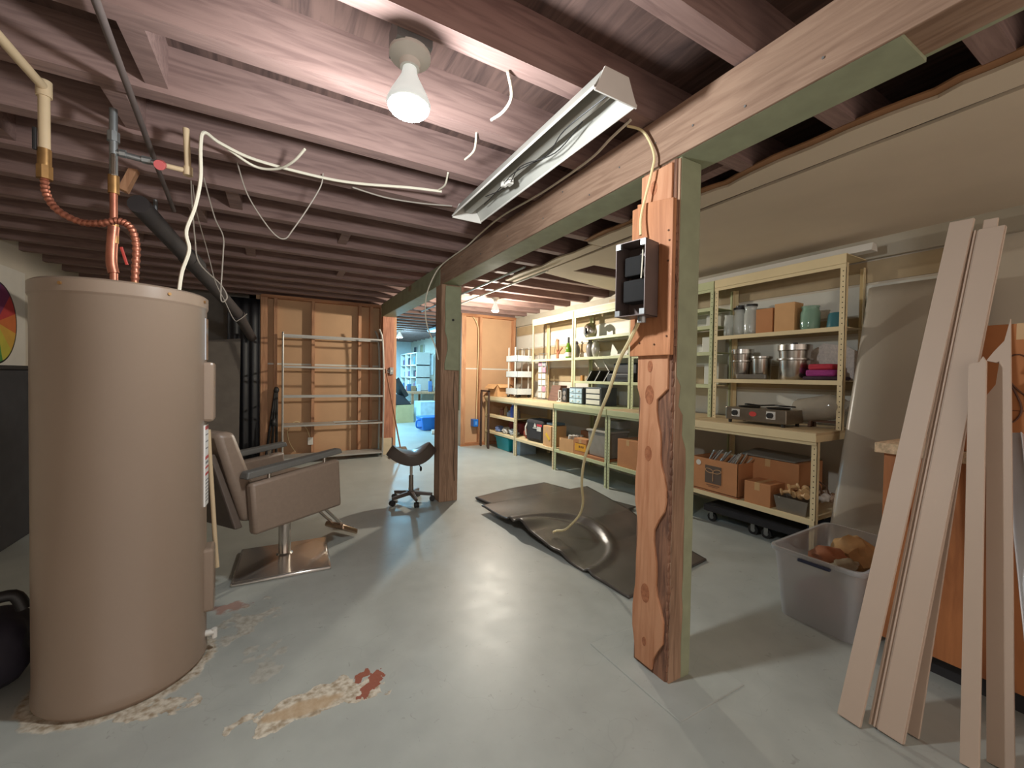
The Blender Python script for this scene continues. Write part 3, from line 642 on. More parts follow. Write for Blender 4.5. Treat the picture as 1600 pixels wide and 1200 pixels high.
cable('beam_cable', 'grey white cable along the beam top behind the shop fixture', [(1.28, 1.29, 2.335), (1.29, 1.42, 2.325), (1.32, 1.6, 2.32), (1.325, 1.95, 2.32), (1.32, 2.15, 2.325), (1.30, 2.5, 2.33), (1.33, 2.9, 2.335), (1.35, 3.2, 2.325), (1.355, 3.55, 2.325), (1.34, 3.79, 2.30), (1.28, 3.8, 2.21), (1.21, 3.8, 2.04), (1.19, 3.8, 1.89), (1.21, 3.8, 1.71), (1.30, 3.83, 1.53), (1.345, 3.86, 1.40)], .006, romex_m)
cable('stub_wire', 'white cable stub dangling under joists right of the near bulb', [(.70, 1.31, 2.335), (.75, 1.37, 2.30), (.76, 1.45, 2.29), (.75, 1.54, 2.30)], .0055, romex_m)
cable('stub_wire', 'short white cable stub on the third joist near the shop fixture', [(.76, 1.71, 2.335), (.79, 1.80, 2.31), (.79, 1.91, 2.315)], .005, romex_m)
cable('stub_wire', 'short white cable stub at the far end of the shop fixture', [(.78, 2.12, 2.335), (.80, 2.22, 2.315), (.80, 2.33, 2.33)], .005, romex_m)
tag(MB().tube([(-.44, 1.3, 2.315), (-.50, 2.05, 2.31), (-.56, 2.80, 2.30), (-.60, 3.4, 2.28)], .012, 10).build('drain_pipe', mat('dark_iron', (98, 86, 82), .7, .1), smooth=True), 'slim dark pipe running along below the joists above heater', 'pipe')
t = thing('waste_pipe', 'black waste pipe sloping down behind the heater toward dark opening', 'pipe', (-.6, 4.2, 1.8))
o = Vector((-.6, 4.2, 1.8))
abs_m = mat('black_abs', (66, 60, 60), .75, var=.1)
MB().tube(rel([(-.74, 3.25, 2.24), (-.62, 4.1, 2.12), (-.42, 5.5, 1.90), (-.34, 6.68, 1.72)]), .055, 16).build('sloped_run', abs_m, t, smooth=True)
MB().tube(rel([(-.63, 4.05, 2.14), (-.60, 4.22, 2.11)]), .068, 16).tube(rel([(-.42, 5.5, 1.9), (-.41, 5.62, 1.88)]), .068, 16).build('couplings', abs_m, t, smooth=True)
MB().tube(rel([(-.70, 3.44, 2.27), (-.70, 3.44, 2.35)]), .012, 8).build('hanger_strap', galv_m, t)
tag(MB().obox((-.72, 3.0, 2.285), (.035, .05, .14), Matrix.Rotation(.35, 3, 'Y')).build('pipe_strap', stud_m), 'short wood cleat under the joists beside the dark pipe', 'cleat')
for x, y1 in ((2.04, 6.7), (2.30, 6.7)):
    tag(MB().tube([(x, 3.4, 2.30), (x, y1, 2.30)], .012, 8).build('conduit', galv_m if x < 2.1 else white_m, smooth=True), 'grey conduit running to the far bulb, nearer the beam' if x < 2.1 else 'white conduit running to the far bulb, farther from beam', 'conduit')

# ================================================================== SHELVING ALONG THE RIGHT WALL
FX, UX, BX = 3.20, 3.55, 3.865        # worktop front, upper shelf front, back of the units
def angle_post(mb, x, y, sx, sy, z0, z1, wd=.036):
    mb.box(min(x, x + sx * wd), max(x, x + sx * wd), min(y, y + sy * .003), max(y, y + sy * .003), z0, z1)
    mb.box(min(x, x + sx * .003), max(x, x + sx * .003), min(y, y + sy * wd), max(y, y + sy * wd), z0, z1)
    return mb
def holes(par, x, y, z0, z1, step=.038):
    h = MB(); z = z0 + .02
    while z < z1 - .01:
        h.cyl((x - .0006, y, z), (x + .001, y, z), .0042, n=6); z += step
    h.build('post_holes', hole_m, par, kind='stuff')
def upper_unit(y0, y1, shelves, m_, label, hole=False, ztop=2.11):
    t = thing('shelf_unit', label, 'shelf', (UX, (y0 + y1) / 2, .89), group='upper shelf units on the worktop')
    h = (y1 - y0) / 2; d = BX - UX; zt = ztop - .89
    for x, sx in ((0, 1), (d, -1)):
        for y, sy in ((-h, 1), (h, -1)):
            angle_post(MB(), x, y, sx, sy, 0, zt).build('upright', m_, t)
            if hole and sx == 1: holes(t, x, y + sy * .018, 0, zt)
    MB().box(-.006, .0, -h, h, zt - .008, zt + .062).box(-.006, d, -h, h, zt + .058, zt + .064).build('top_shelf', m_, t, bevel=.002)
    MB().box(-.004, .0, -h, h, zt - .036, zt - .010).build('cross_rail', m_, t)
    for z in shelves:
        MB().box(.0, d, -h + .004, h - .004, z - .89 - .006, z - .89).box(-.003, .0, -h + .004, h - .004, z - .89 - .034, z - .89).build('shelf', m_, t, bevel=.002)
    return t
def lower_unit(y0, y1, shelves, m_, label, hole=False, wt=worktop_m):
    t = thing('workbench_unit', label, 'workbench', (FX, (y0 + y1) / 2, 0), group='workbench units along the right wall')
    h = (y1 - y0) / 2; d = BX - FX
    for x, sx in ((.012, 1), (d, -1)):
        for y, sy in ((-h, 1), (h, -1)):
            angle_post(MB(), x, y, sx, sy, 0, .826).build('leg', m_, t)
            if hole and sx == 1: holes(t, x, y + sy * .018, 0, .82)
    MB().box(-.008, d, -h - .004 + .006, h + .004 - .006, .872, .892).build('worktop', wt, t, bevel=.002)
    MB().box(-.010, -.004, -h + .002, h - .002, .828, .886).build('front_fascia', m_, t, bevel=.002)
    for y in (-h, h - .004): MB().box(-.008, d, y, y + .004, .828, .874).build('side_fascia', m_, t)
    MB().box(.002, .008, -h + .004, h - .004, .805, .826).build('under_rail', m_, t)
    for z in shelves:
        MB().box(.01, d, -h + .004, h - .004, z - .006, z).box(.006, .010, -h + .004, h - .004, z - .04, z).build('lower_shelf', m_, t, bevel=.002)
    return t
upper_unit(1.42, 2.45, [1.65, 1.255], cream_m, 'upper cream shelf unit with steel pots and glass jars', True)
upper_unit(2.46, 3.49, [1.93, 1.76, 1.51, 1.2], greenish_m, 'upper pale green shelf unit half hidden behind the near post', True)
upper_unit(3.50, 4.57, [1.78, 1.52, 1.2], greenish_m, 'upper pale green shelf unit with silver vases and black trays', False, 2.10)
upper_unit(4.58, 5.65, [1.52], cream_m, 'upper cream shelf unit with the green bottle', True, 2.10)
lower_unit(1.42, 2.45, [.285], cream_m, 'cream workbench unit with the logo carton on its low shelf', True)
lower_unit(2.46, 3.49, [.285], greenish_m, 'pale green workbench unit half hidden behind the near post', True)
lower_unit(3.50, 4.52, [.285], greenish_m, 'pale green workbench unit with grey bin and yellow carton', True, greenish_m)
lower_unit(4.53, 5.58, [.285], cream_m, 'cream workbench unit with the black bag on its shelf', True)
lower_unit(5.59, 6.66, [.57, .285], cream_m, 'cream workbench unit at the corner with three shelf tiers')

def box_carton(name, label, loc, size, rz=0, m_=None, open_=False, flaps=None, tape=True, cat='box', group=None):
    m_ = m_ or card_m
    t = thing(name, label, cat, loc, rz, group); x, y, z = size[0] / 2, size[1] / 2, size[2]
    w_ = .004
    if open_:
        MB().box(-x, x, -y, -y + w_, 0, z).box(-x, x, y - w_, y, 0, z).box(-x, -x + w_, -y, y, 0, z).box(x - w_, x, -y, y, 0, z).box(-x, x, -y, y, 0, w_).build('carton_body', m_, t)
    else:
        MB().box(-x, x, -y, y, 0, z).build('carton_body', m_, t, bevel=.003)
        if tape: MB().box(-x - .0006, x + .0006, -.02, .02, z - .0002, z + .0006).box(-x - .0008, -x - .0002, -.02, .02, z - .06, z).build('packing_tape', mat('tan_tape', (196, 158, 112), .3, var=.03), t)
    for fl_ in (flaps or []):
        side, ang, ln = fl_
        if side in 'xX':
            s_ = -1 if side == 'x' else 1
            R_ = Matrix.Rotation(s_ * ang, 4, 'Y'); f = MB().box(-.002, .002, -y, y, 0, ln).xf(Matrix.Translation((s_ * x, 0, z)) @ R_)
        else:
            s_ = -1 if side == 'y' else 1
            R_ = Matrix.Rotation(-s_ * ang, 4, 'X'); f = MB().box(-x, x, -.002, .002, 0, ln).xf(Matrix.Translation((0, s_ * y, z)) @ R_)
        f.build('flap', m_, t)
    return t

# ---- cream unit: steel pots, jars and so on
def jar(loc, h, r, m_, label, name='glass_jar', cat='jar', rib=0.0, lid=None, group=None):
    t = thing(name, label, cat, loc, 0, group)
    b_ = MB(); n = 28; prof = [(.6 * r, .0), (.95 * r, .005), (r, .03), (r, h * .72), (.86 * r, h * .84), (.84 * r, h * .92), (.95 * r, h), (.90 * r, h), (.79 * r, h * .91), (.80 * r, h * .84), (.93 * r, h * .72), (.93 * r, .03), (0, .012)]
    b_.lathe(prof, n=n)
    if rib:
        b_.v = [(x * (1 + rib * math.cos(12 * math.atan2(y, x))), y * (1 + rib * math.cos(12 * math.atan2(y, x))), z) for x, y, z in b_.v]
    b_.build('jar_body', m_, t, smooth=True)
    if lid: MB().lathe([(0, h + .001), (r, h + .001), (r, h + .02), (0, h + .024)], n=24).build('lid', lid, t, smooth=True)
    return t
S1, S2, WT, S0 = 1.65, 1.255, .892, .285
jar((3.66, 2.375, S1), .20, .042, glass_m, 'clear glass jar at the upright, first of the top shelf jars', rib=.0)
jar((3.66, 2.275, S1), .235, .05, glass_m, 'clear ribbed glass jar with dark stopper, second on top shelf', rib=.03, lid=black_m)
jar((3.65, 2.165, S1), .25, .054, glass_m, 'clear ribbed glass jar with dark stopper beside small cartons', rib=.03, lid=black_m)
jar((3.76, 2.32, S1), .27, .045, glass_m, 'tall clear jar with dark lid behind the ribbed jars', lid=black_m)
box_carton('small_carton', 'small plain carton beside the ribbed jars', (3.67, 2.02, S1), (.14, .14, .21), 0, card_m, tape=False)
box_carton('small_carton', 'taller small carton beside the green glass jar', (3.67, 1.86, S1), (.14, .155, .235), .02, card2_m, tape=False)
jar((3.67, 1.70, S1), .19, .068, greenglass_m, 'round green tinted glass jar with flared rim')
t = thing('teal_bowl', 'small teal bowl upside down at the shelf end', 'bowl', (3.68, 1.52, S1))
MB().lathe([(.07, 0), (.066, .02), (.058, .105), (.05, .118), (0, .12)], n=24).build('bowl_body', mat('teal_glaze', (58, 110, 120), .3, var=.06), t, smooth=True)
def steel_pot(loc, r, h, h2, label, lid=False):
    t = thing('steel_container', label, 'pot', loc, 0, 'steel containers on the cream shelf')
    MB().lathe([(.8 * r, 0), (.86 * r, .01), (.92 * r, h * .9), (1.06 * r, h * .93), (1.06 * r, h), (.98 * r, h), (.98 * r, h + .001)], n=36).build('lower_container', steel_m, t, smooth=True)
    if h2: MB().lathe([(.90 * r, h), (.95 * r, h + h2 * .55), (1.02 * r, h + h2 * .6), (1.02 * r, h + h2), (.92 * r, h + h2), (.9 * r, h + h2 - .015), (0, h + h2 - .02)], n=36).build('nested_container', steel_m, t, smooth=True)
    else: MB().lathe([(.98 * r, h - .01), (0, h - .008)], n=36).build('inner_rim', steel_m, t, smooth=True)
    if lid: MB().cyl((0, 0, h + h2 - .02), (0, 0, h + h2 + .02), .02).build('lid_knob', black_m, t, smooth=True)
    return t
steel_pot((3.69, 2.255, S2), .092, .17, .10, 'tall nested pair of steel containers nearest the glass unit', False)
steel_pot((3.68, 2.075, S2), .08, .20, 0, 'short steel container between the two nested pairs')
steel_pot((3.68, 1.81, S2), .118, .175, .11, 'largest nested pair of steel containers beside the folded cloths', True)
tag(MB().box(3.575, 3.60, 1.98, 2.24, S2, S2 + .045).build('grey_tray', mat('grey_tin', (120, 114, 106), .4, .5), bevel=.01), 'flat grey tin tray standing before the short steel container', 'tray')
for i, (h_, c_, lab, w_) in enumerate(((.03, (60, 40, 50), 'dark folded cloth at the bottom of the bright stack', .22), (.05, (150, 50, 120), 'magenta folded cloth in the middle of the bright stack', .18), (.045, (178, 48, 66), 'red folded cloth on top of the bright stack', .15))):
    z = S2 + sum((.03, .05, .045)[:i])
    tag(MB().box(3.58, 3.58 + w_, 1.585 - w_ * .55, 1.585 + w_ * .55, z, z + h_).build('folded_cloth', mat('cloth%d' % i, c_, .85, var=.15, scale=25), bevel=.014, smooth=True), lab, 'cloth', 'bright folded cloths')
t = thing('lace_panel', 'white lace cloth board leaning behind the bright folded cloths', 'board', (3.835, 1.62, S2))
MB().prism([(-.16, 0), (.15, 0), (.14, .24), (.05, .30), (-.10, .27), (-.18, .22)], 'x', -.006, .006).build('lace_cloth', mat('white_lace', (224, 214, 206), .8, var=.12, scale=70, bump=.6, bscale=120), t)
# worktop: hot plate and glass jug
t = thing('hot_plate', 'stainless double hot plate with two black knobs on worktop', 'hot plate', (3.42, 1.91, WT), math.radians(0))
MB().box(-.12, .13, -.24, .24, .025, .13).build('steel_case', mat('brushed_steel', (158, 146, 132), .3, .85, var=.06, scale=30), t, bevel=.006)
for y in (-.13, .15):
    MB().box(-.124, -.12, y - .034, y + .034, .055, .115).build('knob_plate', white_m, t)
    k_ = MB().cyl((-.124, y, .085), (-.148, y, .085), .021, n=20).build('knob', black_m, t, smooth=True)
MB().prism([(.03 * math.cos(a) + .01, .085 + .02 * math.sin(a)) for a in [i * PI / 10 for i in range(20)]], 'x', -.1225, -.12).build('red_badge', mat('red_badge', (196, 66, 62), .4, var=0), t)
for x, y in ((-.1, -.21), (-.1, .21), (.1, -.21), (.1, .21)): MB().cyl((x, y, 0), (x, y, .028), .012, .015, 12).build('foot', black_m, t)
for y in (-.115, .115): MB().lathe([(.075, .13), (.08, .136), (.085, .14), (.03, .145), (0, .146)], (0.01, y, 0), 28).build('burner_coil', black_m, t, smooth=True)
MB().tube(spline([(.05, .1, .15), (-.02, .13, .155), (-.07, .08, .16), (0, .03, .15), (.08, -.05, .155), (.02, -.12, .155), (.09, -.2, .15)], 6), .006, 7).build('power_cord', black_m, t, smooth=True)
t = thing('glass_jug', 'large clear glass jug lying in a wooden cradle', 'jug', (3.62, 1.555, WT))
R_ = Matrix.Rotation(math.radians(78), 4, 'X')
MB().lathe([(0, -.20), (.085, -.195), (.095, -.17), (.095, .06), (.07, .11), (.03, .15), (.03, .2), (.036, .205), (.03, .21), (.024, .2), (.024, .15), (.06, .11), (.088, .05), (.088, -.17), (0, -.185)], n=28).xf(Matrix.Translation((0, 0, .155)) @ R_).build('jug_glass', mat('smoky_jug_glass', (176, 166, 150), .1, var=.1, alpha=.6), t, smooth=True)
MB().obox((-.02, .09, .035), (.025, .02, .075), Matrix.Rotation(.3, 3, 'Y')).obox((.03, .09, .035), (.025, .02, .075), Matrix.Rotation(-.3, 3, 'Y')).obox((-.02, -.09, .035), (.025, .02, .075), Matrix.Rotation(.3, 3, 'Y')).obox((.03, -.09, .035), (.025, .02, .075), Matrix.Rotation(-.3, 3, 'Y')).box(-.012, .022, -.11, .11, .04, .058).build('wood_cradle', wood('cradle_wood', (120, 84, 58), (84, 58, 42), 'y', 1, .6), t)
# low shelf: logo carton, others, loaf pan
t = box_carton('logo_carton', 'open carton with dark leaf logo, full of metal parts', (3.38, 2.19, S0 + .012), (.34, .43, .27), 0, card_m, True)
MB().box(-.1725, -.171, -.075, .075, .065, .215).build('logo_square', mat('logo_brown', (92, 76, 64), .8, var=.05), t)
lg = MB()
for s_ in (-1, 1):
    lg.tube([(-.1732, s_ * (.036 - .036 * math.cos(a)), .165 + .017 * math.sin(a) + .012 * (1 - math.cos(a)) / 2) for a in [i * PI / 8 for i in range(17)]], .0022, 5)
lg.tube([(-.1732, 0, .165), (-.1732, 0, .085)], .0022, 5)
lg.build('leaf_mark', card2_m, t)
MB().box(-.1722, -.1715, -.06, .06, .045, .052).box(-.1722, -.1715, -.045, .045, .034, .038).build('print_lines', mat('logo_brown2', (120, 84, 60), .8), t)
MB().prism([(.024 * math.cos(a) + .14, .225 + .024 * math.sin(a)) for a in [i * PI / 5 for i in range(10)]], 'x', -.1725, -.1715).build('white_sticker', white_m, t)
tr = tag(MB().box(3.205, 3.55, 1.97, 2.42, S0, S0 + .011).build('flat_carton', card3_m), 'flattened carton lying under the logo carton', 'box')
rodm = mat('silver_rod', (200, 196, 188), .25, .7, var=.05)
for i in range(11):
    y = 2.36 - i * .032; ln = .15 + .04 * random.random(); a = .35 + .25 * random.random(); x = 3.30 + .12 * random.random()
    tag(MB().obox((x, y, S0 + .20), (.010, .012, ln * 2.0), Matrix.Rotation(a * .4, 3, 'Y') @ Matrix.Rotation(a, 3, 'X')).build('metal_rod', rodm, bevel=.002), 'silver metal rod sticking out of the leaf logo carton', 'rod', 'silver rods in the logo carton')
box_carton('carton', 'wide carton behind the loaf pan with a grey sheet on top', (3.60, 1.86, S0), (.36, .46, .33), 0, card_m)
tag(MB().grid(lambda u, v: (3.42 + .40 * u, 1.66 + .42 * v, S0 + .337 + .03 * math.sin(u * 3) * v), 10, 10).build('grey_sheet', mat('grey_plastic_sheet', (130, 124, 114), .5, var=.06), smooth=True, solid=.006), 'limp grey plastic sheet draped on the wide carton', 'sheet')
box_carton('carton', 'small low carton beside the logo carton', (3.32, 1.825, S0), (.20, .20, .17), 0, card_m)
t = thing('loaf_pan', 'grey steel loaf pan full of wooden spools and jars', 'pan', (3.30, 1.585, S0))
pn = MB(); th_ = .003
for (a0, a1, b0, b1) in (((-.085, -.10), (.085, -.10), 0, 0),): pass
bq = [(-.07, -.095), (.07, -.095), (.07, .095), (-.07, .095)]; tq = [(-.085, -.115), (.085, -.115), (.085, .115), (-.085, .115)]
for i in range(4):
    j = (i + 1) % 4
    a, b_, c_, d_ = Vector((*bq[i], .002)), Vector((*bq[j], .002)), Vector((*tq[j], .11)), Vector((*tq[i], .11))
    pn.add([a, b_, c_, d_, a * .96 + Vector((0, 0, .001)), b_ * .96 + Vector((0, 0, .001)), Vector((c_.x * .97, c_.y * .97, .11)), Vector((d_.x * .97, d_.y * .97, .11))], [(0, 1, 2, 3), (7, 6, 5, 4), (3, 2, 6, 7), (0, 4, 5, 1)])
pn.box(-.07, .07, -.095, .095, 0, .004)
pn.build('pan_body', mat('dull_tin', (146, 138, 128), .4, .7, var=.08), t)
spool_m = mat('pale_turned_wood', (196, 158, 112), .5, var=.12, scale=20)
for i, (x, y, z, a) in enumerate(((3.27, 1.64, .425, .3), (3.30, 1.58, .425, 1.2), (3.28, 1.53, .42, -.4), (3.33, 1.62, .46, .8), (3.33, 1.54, .455, 2.0))):
    tag(MB().lathe([(.0, -.035), (.026, -.034), (.026, -.026), (.013, -.018), (.013, .018), (.024, .026), (.024, .033), (0, .034)], n=14).xf(Matrix.Translation((x, y, z)) @ Matrix.Rotation(a, 4, 'Z') @ Matrix.Rotation(1.35, 4, 'X')).build('wood_spool', spool_m, smooth=True), 'pale turned wooden spool lying in the loaf pan', 'spool', 'spools in the loaf pan')
for i in range(9):
    x = 3.42 + .28 * random.random(); y = 1.46 + .20 * random.random(); z = S0 + .035 + .10 * random.random()
    tag(MB().blob((x, y, z), (.045 + .02 * random.random(), .04, .035), .5, i + 3, 2, 2.5).build('driftwood_piece', mat('driftwood%d' % (i % 3), ((176, 150, 128), (206, 196, 186), (128, 96, 70))[i % 3], .8, var=.2, scale=30), smooth=True), ('tan', 'white', 'brown')[i % 3] + ' knobbly driftwood piece piled behind the loaf pan', 'driftwood', 'driftwood behind the loaf pan')
for i in range(5):
    a = random.random() * 3; tag(MB().tube([(3.36 + .06 * i, 1.62 - .03 * i, S0 + .10), (3.40 + .05 * i, 1.57 + .05 * math.cos(a), S0 + .17), (3.37 + .06 * i, 1.50 + .02 * i, S0 + .19)], .007, 6).build('twig', mat('dark_twig', (96, 68, 50), .8), smooth=True), 'dark twig sticking up behind the loaf pan', 'twig', 'twigs behind the loaf pan')
# dolly on casters below
t = thing('caster_dolly', 'low black dolly on round casters under the cream workbench', 'dolly', (3.52, 1.98, 0), math.radians(4))
MB().box(-.22, .24, -.42, .36, .09, .15).build('deck', dark_m, t, bevel=.012)
for x, y in ((-.17, .30), (-.17, -.05), (-.17, -.15), (-.17, -.36), (.18, .30), (.18, -.36)):
    cw = MB().cyl((x - .014, y, .038), (x + .014, y, .038), .038, n=20).build('caster_wheel', black_m, t, smooth=True)
    MB().cyl((x - .016, y, .038), (x + .016, y, .038), .018, n=14).build('wheel_hub', galv_m, cw)
    MB().box(x - .02, x - .017, y - .015, y + .015, .035, .09).box(x + .017, x + .02, y - .015, y + .015, .035, .09).build('caster_fork', galv_m, cw)
tag(MB().box(3.36, 3.82, 1.44, 1.54, .005, .20).build('blue_bin', mat('navy_plastic', (34, 44, 74), .4), bevel=.01), 'navy plastic bin on the floor beside the dolly', 'bin')

# ---- pale green half hidden unit
for i, (z, y, h_) in enumerate(((1.76, 2.56, .12), (1.51, 2.60, .16), (1.2, 2.57, .2))):
    tag(MB().box(3.70, 3.84, y - .08, y + .08, z, z + h_).build('white_carton', white_panel, bevel=.004), ('small', 'middle', 'tall')[i] + ' white carton on the half hidden green shelves', 'box')
# ---- green unit with vases and trays
def vase(loc, h, r, m_, label, name='vase'):
    t = thing(name, label, 'vase', loc)
    MB().lathe([(0, 0), (.5 * r, .002), (.75 * r, h * .15), (r, h * .5), (.8 * r, h * .78), (.42 * r, h * .92), (.5 * r, h), (.4 * r, h - .002), (.3 * r, h * .9), (0, h * .88)], n=24).build('vase_body', m_, t, smooth=True)
    return t
grey_v = mat('grey_glaze', (128, 122, 118), .35, var=.1)
t = thing('silver_helmet', 'rounded silver cover on the top green shelf', 'dish cover', (3.68, 4.38, 1.78))
MB().blob((0, 0, .10), (.085, .10, .115), .12, 4, 3, 1.2, flat=0).build('cover_shell', steel_m, t, smooth=True)
MB().prism([(-.02, .06), (.02, .06), (.012, .14), (-.012, .14)], 'x', -.102, -.086).build('visor', black_m, t)
vase((3.70, 4.40, 1.52), .24, .06, grey_v, 'tall dark grey vase beside the left upright of the green unit')
vase((3.66, 4.24, 1.52), .225, .058, mat('silver_glaze', (190, 186, 178), .25, .4), 'tall pale silver vase beside the dark grey vase')
t = thing('folded_card', 'white folded paper standing on the middle green shelf', 'paper', (3.74, 3.98, 1.52))
MB().prism([(-.06, 0), (.06, 0), (.03, .17), (.025, .17), (-.07, .06)], 'x', -.004, .004).build('front_leaf', white_m, t)
t = thing('white_card', 'white card propped on the top green shelf', 'card', (3.80, 3.86, 1.78))
MB().box(-.003, .003, -.16, .16, 0, .10).build('card_leaf', white_m, t)
t = thing('white_card', 'small curved white card beside the silver cover', 'card', (3.78, 4.10, 1.78))
MB().prism([(-.06, 0), (.06, 0), (.06, .09), (.02, .07), (-.05, .085)], 'x', -.003, .003).build('card_leaf', white_m, t)
tag(MB().box(3.62, 3.80, 3.62, 3.86, 1.52, 1.545).build('white_plate', white_m, bevel=.006), 'flat white dish at the right of the middle green shelf', 'dish')
for i in range(3):
    y = 4.32 - .17 * i
    t = thing('black_tray', ('first', 'second', 'third')[i] + ' tilted black tray counting from the left on green shelf', 'tray', (3.66, y, 1.2), 0, 'tilted black trays')
    R_ = Matrix.Rotation(math.radians(38), 4, 'X')
    MB().box(-.09, .09, -.012, .012, 0, .17).xf(R_).build('tray_body', black_m, t, bevel=.004)
    MB().box(-.0925, -.09, -.010, -.004, 0.002, .17).xf(R_).build('pale_edge', white_m, t)
tag(MB().tube([(3.66, 3.98, 1.34), (3.66, 4.12, 1.50)], .008, 8).build('white_stick', white_m, smooth=True), 'white stick poking up behind the tilted black trays', 'stick')
t = thing('black_printer', 'black boxy printer at the right end of green shelf', 'printer', (3.69, 3.72, 1.2))
MB().box(-.12, .12, -.2, .2, 0, .10).build('printer_body', black_m, t, bevel=.01)
MB().box(-.02, .12, -.2, .19, .10, .23).build('printer_back', black_m, t, bevel=.012)
MB().box(-.122, -.118, -.14, .14, .03, .06).build('paper_slot', dark_m, t)
tag(MB().box(3.60, 3.64, 4.43, 4.48, 1.2, 1.275).build('brown_block', mat('amber_block', (170, 120, 60), .5), bevel=.004), 'small amber block at the left end of green shelf', 'block')
t = thing('drawer_organizer', 'small parts organizer with clear drawers and dark case', 'organizer', (3.54, 4.36, WT))
MB().box(-.10, .16, -.14, .14, 0, .22).build('organizer_case', mat('dark_slate', (70, 74, 78), .5), t, bevel=.004)
for i in range(3):
    for j in range(2):
        y0 = -.13 + j * .132; d_ = MB().box(-.112, -.1, y0, y0 + .126, .012 + i * .067, .012 + i * .067 + .06).build('drawer', mat('ice_plastic', (176, 200, 216), .25, var=.04), t, bevel=.003)
        MB().box(-.122, -.112, y0 + .045, y0 + .08, .035 + i * .067, .045 + i * .067).build('pull', white_m, d_)
t = thing('drawer_organizer', 'dark case of white slotted drawers beside clear organizer', 'organizer', (3.56, 4.04, WT))
MB().box(-.10, .16, -.15, .15, 0, .23).build('organizer_case', mat('dark_slate', (70, 74, 78), .5), t, bevel=.004)
for i in range(3): MB().box(-.108, -.1, -.13, .13, .016 + i * .07, .07 + i * .07).build('drawer', white_panel, t, bevel=.003)
# ---- cream unit with bottle
t = thing('wine_bottle', 'green sparkling wine bottle with dark foil neck', 'bottle', (3.68, 4.86, 1.52))
MB().lathe([(0, .012), (.03, 0), (.044, .006), (.044, .13), (.036, .17), (.018, .22), (.015, .235)], n=24).build('bottle_glass', mat('green_bottle', (86, 124, 30), .12, var=.08), t, smooth=True)
MB().lathe([(.0155, .225), (.0165, .23), (.0165, .30), (.014, .312), (0, .314)], n=20).build('foil_neck', black_m, t, smooth=True)
MB().lathe([(.0446, .03), (.0446, .09)], n=24).build('paper_label', white_panel, t, smooth=True)
t = thing('wire_lyre', 'wooden and wire lyre shaped stand on the bottle shelf', 'stand', (3.70, 5.16, 1.52))
MB().box(-.012, .012, -.02, .02, 0, .30).build('center_stick', ply_m, t)
MB().tube(spline([(-.014, -.07, .08), (-.014, -.05, .18), (-.014, -.03, .27), (-.014, 0, .31), (-.014, .03, .27), (-.014, .05, .18), (-.014, .07, .08)], 4), .004, 6).tube([(-.014, -.075, .085), (-.014, .075, .085)], .004, 6).build('wire_outline', mat('brown_wire', (126, 92, 66), .5), t, smooth=True)
t = thing('branch_piece', 'small reddish branch leaning by the wine bottle', 'branch', (3.64, 5.05, 1.52))
MB().tube(spline([(0, .02, 0), (0, .01, .06), (0, -.01, .10), (0, -.09, .16)], 4), .012, 8).tube([(0, .01, .06), (0, .05, .14)], .009, 8).build('branch_wood', mat('reddish_branch', (150, 90, 66), .7), t, smooth=True)
t = thing('small_white_figure', 'small white figure beside the wine bottle', 'figurine', (3.74, 4.98, 1.52))
MB().blob((0, 0, .05), (.035, .035, .055), .15, 2, 2, flat=0).blob((0, 0, .13), (.025, .025, .035), .1, 5, 2).build('figure_body', white_m, t, smooth=True)
t = thing('owl_figurine', 'grey bird figurine with upright ears right of the bottle', 'figurine', (3.68, 4.68, 1.52))
MB().blob((0, 0, .10), (.055, .06, .11), .1, 6, 3, flat=0).build('bird_body', grey_v, t, smooth=True)
MB().blob((0, .01, .21), (.036, .038, .035), .08, 8, 2).cyl((0, -.012, .235), (0, -.016, .27), .012, .003, 8).cyl((0, .032, .235), (0, .036, .27), .012, .003, 8).build('bird_head', mat('violet_grey', (120, 112, 140), .5), t, smooth=True)
t = thing('wire_card_rack', 'wire rack of small white cards standing on the worktop', 'rack', (3.62, 5.42, WT))
wr_ = MB()
for y in (-.11, .0, .11): wr_.tube([(0, y, 0), (0, y, .72)], .004, 6)
for z in (.02, .12, .22, .32, .42, .52, .62, .72): wr_.tube([(0, -.11, z), (0, .11, z)], .003, 6).tube([(-.035, -.11, z), (-.035, .11, z)], .003, 6)
wr_.box(-.05, .05, -.12, .12, 0, .006).build('wire_frame', galv_m, t)
for i, z in enumerate((.02, .12, .22, .32, .42, .52)):
    for j in (-1, 1):
        MB().box(-.03, -.022, j * .055 - .045, j * .055 + .045, z + .004, z + .085).build('card', (white_m, mat('grey_print', (150, 150, 156), .6), mat('pink_print', (190, 140, 160), .6))[(i * 2 + (j > 0)) % 3 if i in (1, 4, 5) else 0], t)
t = thing('wooden_chest', 'dark brown slanted wooden box on the worktop', 'box', (3.60, 5.05, WT))
MB().hexa([(-.07, -.13, 0), (.09, -.13, 0), (.09, .11, 0), (-.07, .11, 0)], [(-.02, -.15, .23), (.10, -.15, .23), (.10, .07, .23), (-.02, .07, .23)]).build('chest_body', wood('chest_wood', (128, 92, 70), (98, 68, 52), 'y', 1, .55), t, bevel=.005)
t = thing('small_easel', 'small white frame stand beside the brown wooden box', 'stand', (3.52, 4.83, WT))
MB().box(-.008, .008, -.035, -.022, .0, .16).box(-.008, .008, .022, .035, .0, .16).box(-.008, .008, -.035, .035, .15, .165).box(-.025, .025, -.05, .05, 0, .012).box(-.008, .008, -.035, .035, .04, .052).build('stand_frame', white_m, t)
t = thing('metronome_speaker', 'black upright speaker beside the small white stand', 'speaker', (3.56, 4.70, WT))
MB().box(-.06, .07, -.055, .055, 0, .20).build('speaker_case', black_m, t, bevel=.006)
